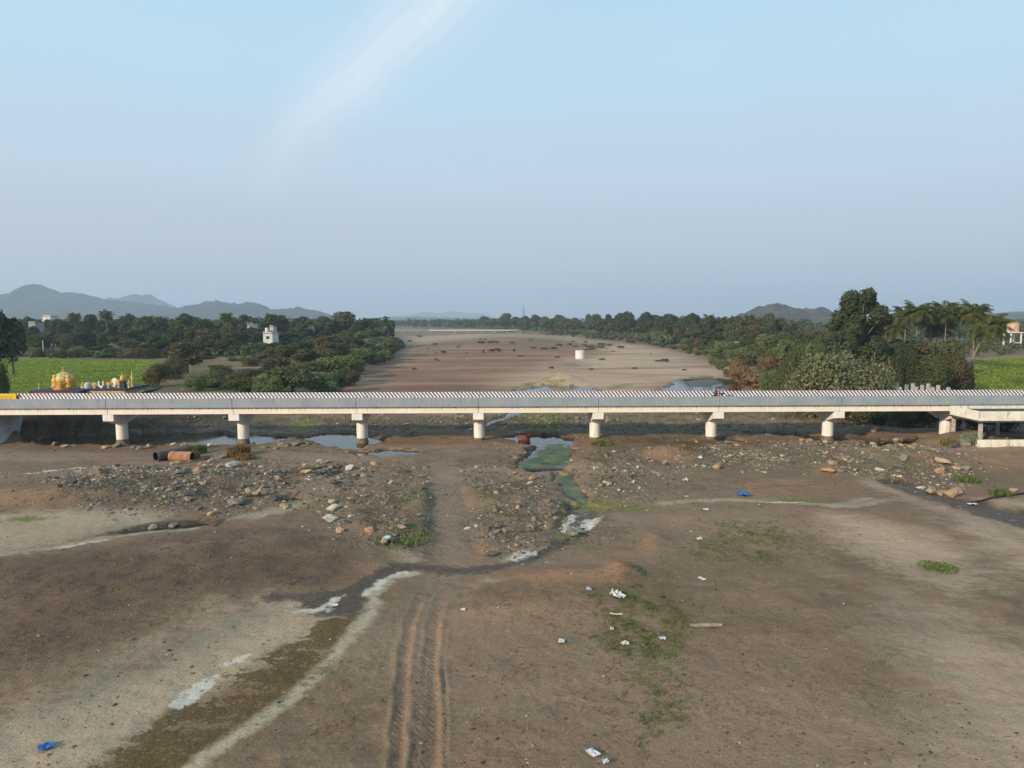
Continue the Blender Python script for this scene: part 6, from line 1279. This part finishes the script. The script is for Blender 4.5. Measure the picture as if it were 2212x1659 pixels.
def crop(name, pts_, N, m, seed, h=0.9):
    rng = np.random.default_rng(seed); p = P(pts_, ZB); X = rng.uniform(p[:, 0].min(), p[:, 0].max(), N*2); Y = rng.uniform(p[:, 1].min(), p[:, 1].max(), N*2); ok = sdist_poly(p, X, Y) > 0.5; X, Y = X[ok], Y[ok]
    hh_ = h*(0.5+0.9*fbm(X*0.12, Y*0.12, seed)); Z = hz(X, Y)+hh_*rng.uniform(0.5, 1, len(X)); d = rng.normal(size=(len(X), 3)); d[:, 2] = np.abs(d[:, 2])+2.4; d /= np.linalg.norm(d, axis=1, keepdims=True)
    V, F = leaf_quads(np.stack([X, Y, Z], 1), d, 0.17, rng); me = mesh_np(name, V, F); me.materials.append(m); o = bpy.data.objects.new(name, me); link(o); tag(o, kind='stuff')
cm = leaf_mat('crop_leaf', S(118, 144, 42), S(138, 160, 52), S(150, 164, 60)); cm2 = leaf_mat('crop_leaf_yellowing', S(120, 140, 42), S(148, 156, 50), S(158, 162, 58))
crop('crop', [(-120, 778), (60, 778), (160, 780), (300, 781), (350, 784), (346, 800), (326, 830), (306, 846), (-200, 850)], 60000, cm, 3)
crop('crop', [(2100, 780), (2160, 776), (2300, 774), (2400, 850), (2110, 850), (2092, 820)], 36000, cm2, 4)
# ------------------------------------------------------------------ things behind the bridge
post_m = simple('post_concrete', S(176, 174, 168), 0.8, 0.15, 2)
for i, zx in enumerate([430, 460, 497, 590, 675, 722, 807, 888, 947, 1027, 1168]):
    xx = (3240+zx/3.6867)*0.57604; zt_ = [1455, 1430, 1478, 1448, 1430, 1476, 1452, 1434, 1480, 1454, 1484][i]; yt = (1050+zt_/3.6867)*0.57604
    Y_ = 119+[3, 0, -2, 1, 0, -2, 1, 0, -2, 1, -2][i]; tp = dp(xx, yt, Y_); g_ = GZ(tp[0], Y_)
    o = MB().box(-0.22, 0.22, -0.22, 0.22, 0, tp[2]-g_+0.2).build('concrete_post', post_m, None, bevel=0.02); o.location = (tp[0], Y_, g_-0.2)
    tag(o, 'unfinished grey concrete post, number %s from the left behind the right barrier' % ['one', 'two', 'three', 'four', 'five', 'six', 'seven', 'eight', 'nine', 'ten', 'eleven'][i], 'post', 'unfinished concrete posts')
# compound wall, far left
cwl = thing('compound_wall', 'white panelled compound wall beyond the field at the left edge', 'wall', (0, 0, 0))
wp = simple('wall_panel_white', S(206, 206, 204), 0.85, 0.1, 1)
A_, B_ = dp(-30, 766, 262), dp(64, 766, 285)
for k in range(10):
    s0, s1 = k/10, (k+1)/10-0.012; p0 = A_+(B_-A_)*s0; p1 = A_+(B_-A_)*s1; gz0 = GZ(p0[0], p0[1])
    d = p1-p0; MB().add([(p0[0], p0[1], gz0-0.3), (p1[0], p1[1], gz0-0.3), (p1[0], p1[1]+0.3, gz0-0.3), (p0[0], p0[1]+0.3, gz0-0.3), (p0[0], p0[1], gz0+3.2), (p1[0], p1[1], gz0+3.2), (p1[0], p1[1]+0.3, gz0+3.2), (p0[0], p0[1]+0.3, gz0+3.2)],
                        [(0, 3, 2, 1), (4, 5, 6, 7), (0, 1, 5, 4), (1, 2, 6, 5), (2, 3, 7, 6), (3, 0, 4, 7)]).build('panel', wp, cwl)
for x, yb, yt, Y_, r, l in [(83, 850, 828, 118, 0.06, 'thin white pole standing left of the shrine'), (92, 760, 735, 272, 0.14, 'pale utility pole in front of the left treeline')]:
    tp = dp(x, yt, Y_); g_ = GZ(tp[0], Y_); o = MB().tube([(0, 0, -0.3), (0.05, 0, tp[2]-g_)], [r, r*0.75], 8).build('pole', gwh, None, True); o.location = (tp[0], Y_, g_); tag(o, l, 'pole')
# houses
win_m = simple('window_dark', S(40, 44, 48), 0.3); doorm = simple('door_brown', S(80, 60, 44), 0.7)
def house(x, Y, ytop, wpx, label, m, floors=1, tank=False, base_y=None, dep=7.0):
    Y = safeY(x, Y, 30) if x > 900 else Y
    tp = dp(x, ytop, Y); g_ = GZ(tp[0], Y) if base_y is None else dp(x, base_y, Y)[2]; h = tp[2]-g_; w = wpx*DS/FPX*Y
    o = thing('house', label, 'house', (tp[0], Y, g_-0.3)); h += 0.3
    MB().box(-w/2, w/2, 0, dep, 0, h-0.5).build('wall', m, o); MB().box(-w/2-0.35, w/2+0.35, -0.35, dep+0.35, h-0.498, h-0.3).build('roof', conc_m, o)
    MB().box(-w/2, w/2, -0.02, 0.16, h-0.298, h).build('parapet', m, o)
    for f in range(floors):
        for k in range(max(1, int(w/3.5))):
            cx = -w/2+(k+0.5)*w/max(1, int(w/3.5)); cz = (f+0.55)*(h-0.5)/floors
            if f == 0 and k == 0: MB().box(cx-0.5, cx+0.5, -0.03, -0.004, 0.3, min(2.3, h-0.8)).build('door', doorm, o)
            else: wn_ = MB().box(cx-0.65, cx+0.65, -0.03, -0.004, cz-0.55, cz+0.55).build('window', win_m, o); MB().box(cx-0.75, cx+0.75, -0.3, -0.034, cz+0.6, cz+0.7).build('sunshade', conc_m, wn_)
    if tank: MB().lathe([(0.75, h-0.298), (0.75, h+1.5), (0.5, h+1.75), (0.2, h+1.8)], -w/2+1.2, 1.5, 16).build('water_tank', gwh, o, smooth=True)
    return o
hw = simple('house_white', S(214, 210, 204), 0.85, 0.08, 0.5); hp_ = simple('house_pinkish', S(206, 182, 172), 0.85, 0.08, 0.5); hg = simple('house_grey', S(158, 158, 154), 0.85, 0.1, 0.5)
house(578, 306, 717, 20, 'two storey white house with a roof tank among the left trees', hw, 2, True, dep=8)
house(586, 335, 703, 8, 'pinkish roof room above the two storey white house', hp_, 2, False, dep=5)
house(100, 398, 681, 17, 'white building top showing above the left trees', hw, 3, False)
house(68, 350, 694, 14, 'small pale house half hidden left of the white building top', hg, 2, False)
house(540, 372, 697, 12, 'small white roof among the trees left of the two storey house', hw, 2, False)
house(664, 372, 701, 14, 'grey house with a white roof tank right of the two storey house', hg, 2, True)
house(375, 342, 722, 16, 'low grey house in the left treeline', hg, 1)
house(1447, 395, 702, 12, 'white house in the gap of the far right skyline', hw, 2, True)
house(1205, 590, 708, 9, 'tiny white house on the far right bank, leftmost', hw, 1); house(1258, 560, 707, 8, 'tiny white house on the far right bank, second', hw, 1); house(1300, 545, 706, 9, 'tiny white house on the far right bank, third', hw, 1); house(1262+70, 520, 708, 8, 'tiny white house on the far right bank, fourth', hw, 1)
house(1205+655, 470, 700, 14, 'tiny white farm house right of the small bright field', hw, 1)
# open sided shrine hut
sx = dp(1600, 757, 300); sg_ = GZ(sx[0], 300); sh = thing('shrine_hut', 'tiny open shrine with white posts on the right bank', 'shrine', (sx[0], 300, sg_))
hh2 = dp(1600, 741, 300)[2]-sg_
for a in (-1.9, 0.1, 1.9): MB().box(a-0.2, a+0.2, -0.2, 0.2, -0.3, hh2-0.4).build('post', gwh, sh); MB().box(a-0.2, a+0.2, 2.8, 3.2, -0.3, hh2-0.4).build('post', gwh, sh)
MB().prism([(-0.5, hh2-0.397), (1.5, hh2+0.5), (3.5, hh2-0.397)], -2.4, 2.4).build('roof', gwh, sh); MB().box(-0.3, 1.8, 3.22, 3.3, 0, hh2-0.5).build('back_wall', doorm, sh)
# overhead water tank
tx_ = dp(2186, 745, 330); tgz = GZ(tx_[0], 330); zt0, zt1 = dp(2186, 717, 330)[2], dp(2186, 697, 330)[2]
wt = thing('water_tower', 'peach coloured overhead water tank on posts at the right edge', 'water tower', (tx_[0], 330, tgz))
peach = simple('tank_peach', S(206, 168, 138), 0.8, 0.2, 0.5)
tw = 23*DS/FPX*330/2
MB().lathe([(tw, zt0-tgz), (tw, zt1-tgz), (tw*0.5, zt1-tgz+0.5), (0.1, zt1-tgz+0.6)], 0, 0, 24).build('tank', peach, wt)
MB().box(-tw*1.25, tw*1.25, -tw*1.25, tw*1.25, zt0-tgz-0.4, zt0-tgz-0.003).build('platform', gwh, wt)
for a in (-1, 1):
    for b in (-1, 1): MB().box(a*tw*0.95-0.25, a*tw*0.95+0.25, b*tw*0.95-0.25, b*tw*0.95+0.25, -0.3, zt0-tgz-0.402).build('leg', gwh, wt)
MB().box(-tw*0.69, tw*0.69, -tw*0.95-0.2, -tw*0.95+0.2, (zt0-tgz)*0.35, (zt0-tgz)*0.35+0.35).build('brace', gwh, wt)
# far low bridge and mast
fb = thing('far_bridge', 'low pale bridge crossing the river far upstream', 'bridge', (0, 0, 0))
fa, fz = dp(790, 711, 980), dp(1125, 713.5, 960)
nseg = 12
for k in range(nseg):
    a = fa+(fz-fa)*k/nseg; b = fa+(fz-fa)*(k+1)/nseg
    MB().box(a[0]+0.2, b[0]-0.2, a[1], a[1]+7, 2.6, 3.7).build('deck_span', conc_m if k < 5 else hw, fb)
    MB().box(a[0]-1.0, a[0]+1.0, a[1]+1, a[1]+6, -1.5, 2.597).build('pier', conc_m, fb)
mt = dp(1131, 663, 850); mg = GZ(mt[0], 850); ms_ = thing('mast', 'thin lattice mast on the far skyline', 'mast', (mt[0], 850, mg))
for a, b in ((-1, -1), (1, -1), (0, 1)): MB().tube([(a*1.2, b*1.2, 0), (a*0.25, b*0.25, mt[2]-mg)], 0.10, 5).build('leg', bear_m, ms_)
for k in range(8):
    z = (mt[2]-mg)*(k+0.5)/8.5; s = 1.2-0.95*(k+0.5)/8.5; MB().tube([(-s, -s, z), (s, -s, z), (0, s, z), (-s, -s, z)], 0.05, 4).build('brace', bear_m, ms_)
# ------------------------------------------------------------------ animals: grazing cattle and a goat
def beast(x, y_, label, m, L_=1.7, rz=0.0, name='cow', cat='cow', group=None):
    p = ground_at(x, y_); b = MB(); s = L_/1.7
    b.tube([(-0.85, 0, 1.12), (-0.78, 0, 1.1), (-0.45, 0, 1.05), (0, 0, 0.98), (0.45, 0, 1.02), (0.75, 0, 1.1), (0.95, 0, 1.12), (1.25, 0, 0.85), (1.38, 0, 0.55), (1.55, 0, 0.3), (1.62, 0, 0.2)], [0.12, 0.28, 0.34, 0.36, 0.36, 0.34, 0.22, 0.16, 0.14, 0.13, 0.08], 10)
    for sx_ in (-1, 1):
        b.tube([(-0.62, sx_*0.2, 1.0), (-0.5, sx_*0.2, 0.72), (-0.70, sx_*0.2, 0.42), (-0.66, sx_*0.2, 0.0)], [0.2, 0.12, 0.07, 0.06], 7)
        b.tube([(0.62, sx_*0.2, 1.0), (0.62, sx_*0.2, 0.45), (0.60, sx_*0.2, 0.0)], [0.16, 0.08, 0.06], 7)
        b.tube([(1.36, sx_*0.08, 0.62), (1.36, sx_*0.3, 0.68)], [0.06, 0.02], 5)
    b.tube([(-0.86, 0, 1.2), (-1.0, 0, 0.9), (-1.0, 0, 0.45)], [0.05, 0.03, 0.05], 5)
    o = b.build(name, m, None, True); o.scale = (s, s, s); o.location = p; o.rotation_euler = (0, 0, rz); tag(o, label, cat, group)
blk_m = simple('hide_black', S(34, 28, 26), 0.8); wht_m = simple('hide_white', S(216, 210, 200), 0.8)
for i, (zx, zy, l) in enumerate([(150, 250, 'dark cow left apart from the herd on the sandbar'), (1195, 222, 'lone dark cow at the left end of the herd'), (1395, 195, 'dark cow, first of the middle pair'), (1430, 210, 'dark cow, lower of the middle pair'), (1535, 172, 'largest dark cow of the herd'), (1615, 205, 'dark cow at the lower right of the herd'), (1990, 190, 'far right dark cow standing alone')]):
    beast((1640+zx/6.9125)*0.57604, (1290+zy/6.9125)*0.57604+1, l, blk_m, 1.9, [0.3, 1.5, 0.2, 3.0, 0.1, 2.6, 1.4][i], group='grazing cattle on the sandbar')
beast((650+1970/2.602)*0.57604, (1100+672/2.602)*0.57604, 'white goat at the edge of the left bank bushes', wht_m, 1.5, 1.2, 'goat', 'goat')
# ------------------------------------------------------------------ motorcycle with two riders on the bridge
mx = dp(1552, 852, BY+5.0)[0]; my = BY+BK*mx+5.0; mz = 5.462
tyre = simple('tyre_rubber', S(26, 26, 26), 0.8); mbody = simple('motorcycle_black', S(28, 30, 34), 0.35, 0.1, 3, 0, 0.6); chrome = simple('motorcycle_metal', S(150, 150, 150), 0.3, 0.1, 3, 0, 0.5, 0.8)
mc = thing('motorcycle', 'black motorcycle riding left across the bridge deck', 'motorcycle', (mx, my, mz), math.pi)
for wx in (-0.62, 0.66):
    w_ = bpy.data.objects.new('wheel', None); C.objects.link(w_); w_.parent = mc; w_.location = (wx, 0, 0.30)
    m = MB(); pr = [(0.22, -0.04), (0.29, -0.05), (0.30, 0), (0.29, 0.05), (0.22, 0.04)]; m.lathe(pr, 0, 0, 20, False); m.v = [(a, c, b) for a, b, c in m.v]; m.build('tyre', tyre, w_, True)
    m = MB(); m.lathe([(0.02, -0.03), (0.215, -0.02), (0.215, 0.02), (0.02, 0.03)], 0, 0, 16); m.v = [(a, c, b) for a, b, c in m.v]; m.build('rim', chrome, w_, True)
MB().tube([(0.66, 0, 0.30), (0.5, 0, 0.75), (0.42, 0, 0.98)], 0.045, 8).build('fork', chrome, mc, True); MB().tube([(0.42, -0.34, 1.05), (0.46, 0, 1.0), (0.42, 0.34, 1.05)], 0.022, 6).build('handlebar', chrome, mc, True)
MB().tube([(0.42, 0, 0.82), (0.25, 0, 0.86), (-0.02, 0, 0.80), (-0.12, 0, 0.74)], [0.06, 0.15, 0.15, 0.08], 10).build('fuel_tank', mbody, mc, True)
MB().tube([(-0.08, 0, 0.78), (-0.35, 0, 0.77), (-0.85, 0, 0.84), (-0.92, 0, 0.85)], [0.08, 0.13, 0.12, 0.05], 10).build('saddle', tyre, mc, True)
MB().tube([(0.45, 0, 0.80), (0.2, 0, 0.5), (-0.15, 0, 0.36), (-0.62, 0, 0.32)], [0.05, 0.15, 0.14, 0.05], 8).build('engine', bear_m, mc, True); MB().tube([(0.05, -0.14, 0.3), (-0.4, -0.16, 0.28), (-0.9, -0.16, 0.4)], [0.03, 0.05, 0.05], 8).build('exhaust', chrome, mc, True)
MB().lathe([(0.02, 0), (0.09, 0.02), (0.10, 0.10), (0.06, 0.14)], 0.52, 0, 12).build('headlight', chrome, mc, True).location.z = 0.86
def rider(dx, label, shirt, trousers, skin, hair, arms_fwd):
    o = thing('person', label, 'person', (mx-dx, my, mz), math.pi)
    def skin_mesh(name, verts, edges, rad, m, sub=1):
        me = bpy.data.meshes.new(name); me.from_pydata(verts, edges, []); me.materials.append(m); ob = bpy.data.objects.new(name, me); link(ob, o)
        sk = ob.modifiers.new('skin', 'SKIN'); sk.use_smooth_shade = True
        for v, r in zip(me.skin_vertices[0].data, rad): v.radius = (r, r)
        me.skin_vertices[0].data[0].use_root = True
        sb = ob.modifiers.new('sub', 'SUBSURF'); sb.levels = sub; sb.render_levels = sub; return ob
    # one continuous figure seated astride
    V = [(0, 0, 0.86), (0.02, 0, 1.08), (0.05, 0, 1.32), (0.07, 0, 1.43), (0.09, 0, 1.52), (0.10, 0, 1.62), (0.09, 0, 1.70)]; E = [(0, 1), (1, 2), (2, 3), (3, 4), (4, 5), (5, 6)]; Rr = [0.15, 0.14, 0.16, 0.07, 0.075, 0.10, 0.075]
    for s in (-1, 1):
        n = len(V); rx = 0.42 if arms_fwd else 0.28
        V += [(0.05, s*0.18, 1.36), (0.14, s*0.26, 1.14), (0.14+rx*0.55, s*0.26, 1.04), (0.14+rx*0.72, s*0.25, 1.03)]; E += [(2, n), (n, n+1), (n+1, n+2), (n+2, n+3)]; Rr += [0.07, 0.05, 0.038, 0.03]
        n = len(V); V += [(0.06, s*0.12, 0.86), (0.36, s*0.22, 0.74), (0.22, s*0.22, 0.40), (0.20, s*0.22, 0.30), (0.34, s*0.22, 0.27)]; E += [(0, n), (n, n+1), (n+1, n+2), (n+2, n+3), (n+3, n+4)]; Rr += [0.11, 0.075, 0.055, 0.045, 0.035]
    t = NT('rider_'+label.split()[0]); v = t.obj(); sp = t.n.new('ShaderNodeSeparateXYZ'); t.l.new(v, sp.inputs[0])
    c = t.mix(t.rng(sp.outputs[2], 0.93, 0.95), trousers, shirt); c = t.mix(t.rng(sp.outputs[2], 1.45, 1.47), c, skin)
    skin_mesh('body', V, E, Rr, t.fin(c, 0.85))
    MB().lathe([(0.10, 1.60), (0.115, 1.66), (0.10, 1.74), (0.05, 1.785), (0.01, 1.79)], 0.07, 0, 14).build('hair', simple('hair_'+label.split()[0], hair, 0.7), o, True)
    return o
rider(0.12, 'front rider in dark teal shirt steering the motorcycle on the bridge', S(44, 60, 70), S(60, 60, 66), S(120, 84, 62), S(22, 20, 20), True)
rider(-0.34, 'rear passenger in pink red clothes on the motorcycle', S(186, 92, 100), S(190, 160, 156), S(130, 92, 70), S(30, 24, 24), False)

# ------------------------------------------------------------------ labels: tell look-alikes apart by their order from the left
ORD = ['first', 'second', 'third', 'fourth', 'fifth', 'sixth', 'seventh', 'eighth', 'ninth', 'tenth', 'eleventh', 'twelfth', 'thirteenth', 'fourteenth', 'fifteenth', 'sixteenth', 'seventeenth', 'eighteenth']
same = {}
for o in list(C.objects):
    if o.parent is None and o.get('label') and o.get('group'): same.setdefault((o['label'], o['group']), []).append(o)
for (l, g_), os_ in same.items():
    if 1 < len(os_) <= len(ORD) and len(l.split()) <= 13:
        for k, o in enumerate(sorted(os_, key=lambda q: q.location.x/max(1.0, q.location.y))): o['label'] = l+', '+ORD[k]+' from left'
# ------------------------------------------------------------------ dusty air
hb = MB().box(-9000, 9000, -300, 12500, -3, 420); 
hm = bpy.data.materials.new('dusty_air'); hm.use_nodes = True; hn = hm.node_tree.nodes; hn.clear()
ho = hn.new('ShaderNodeOutputMaterial'); hv = hn.new('ShaderNodeVolumePrincipled'); hm.node_tree.links.new(hv.outputs[0], ho.inputs['Volume'])
hv.inputs['Color'].default_value = (0.73, 0.855, 1.0, 1); hv.inputs['Density'].default_value = HAZE; hv.inputs['Anisotropy'].default_value = 0.2
hm.cycles.homogeneous_volume = True
hz_o = hb.build('haze', hm); tag(hz_o, kind='stuff'); hz_o.display_type = 'WIRE'
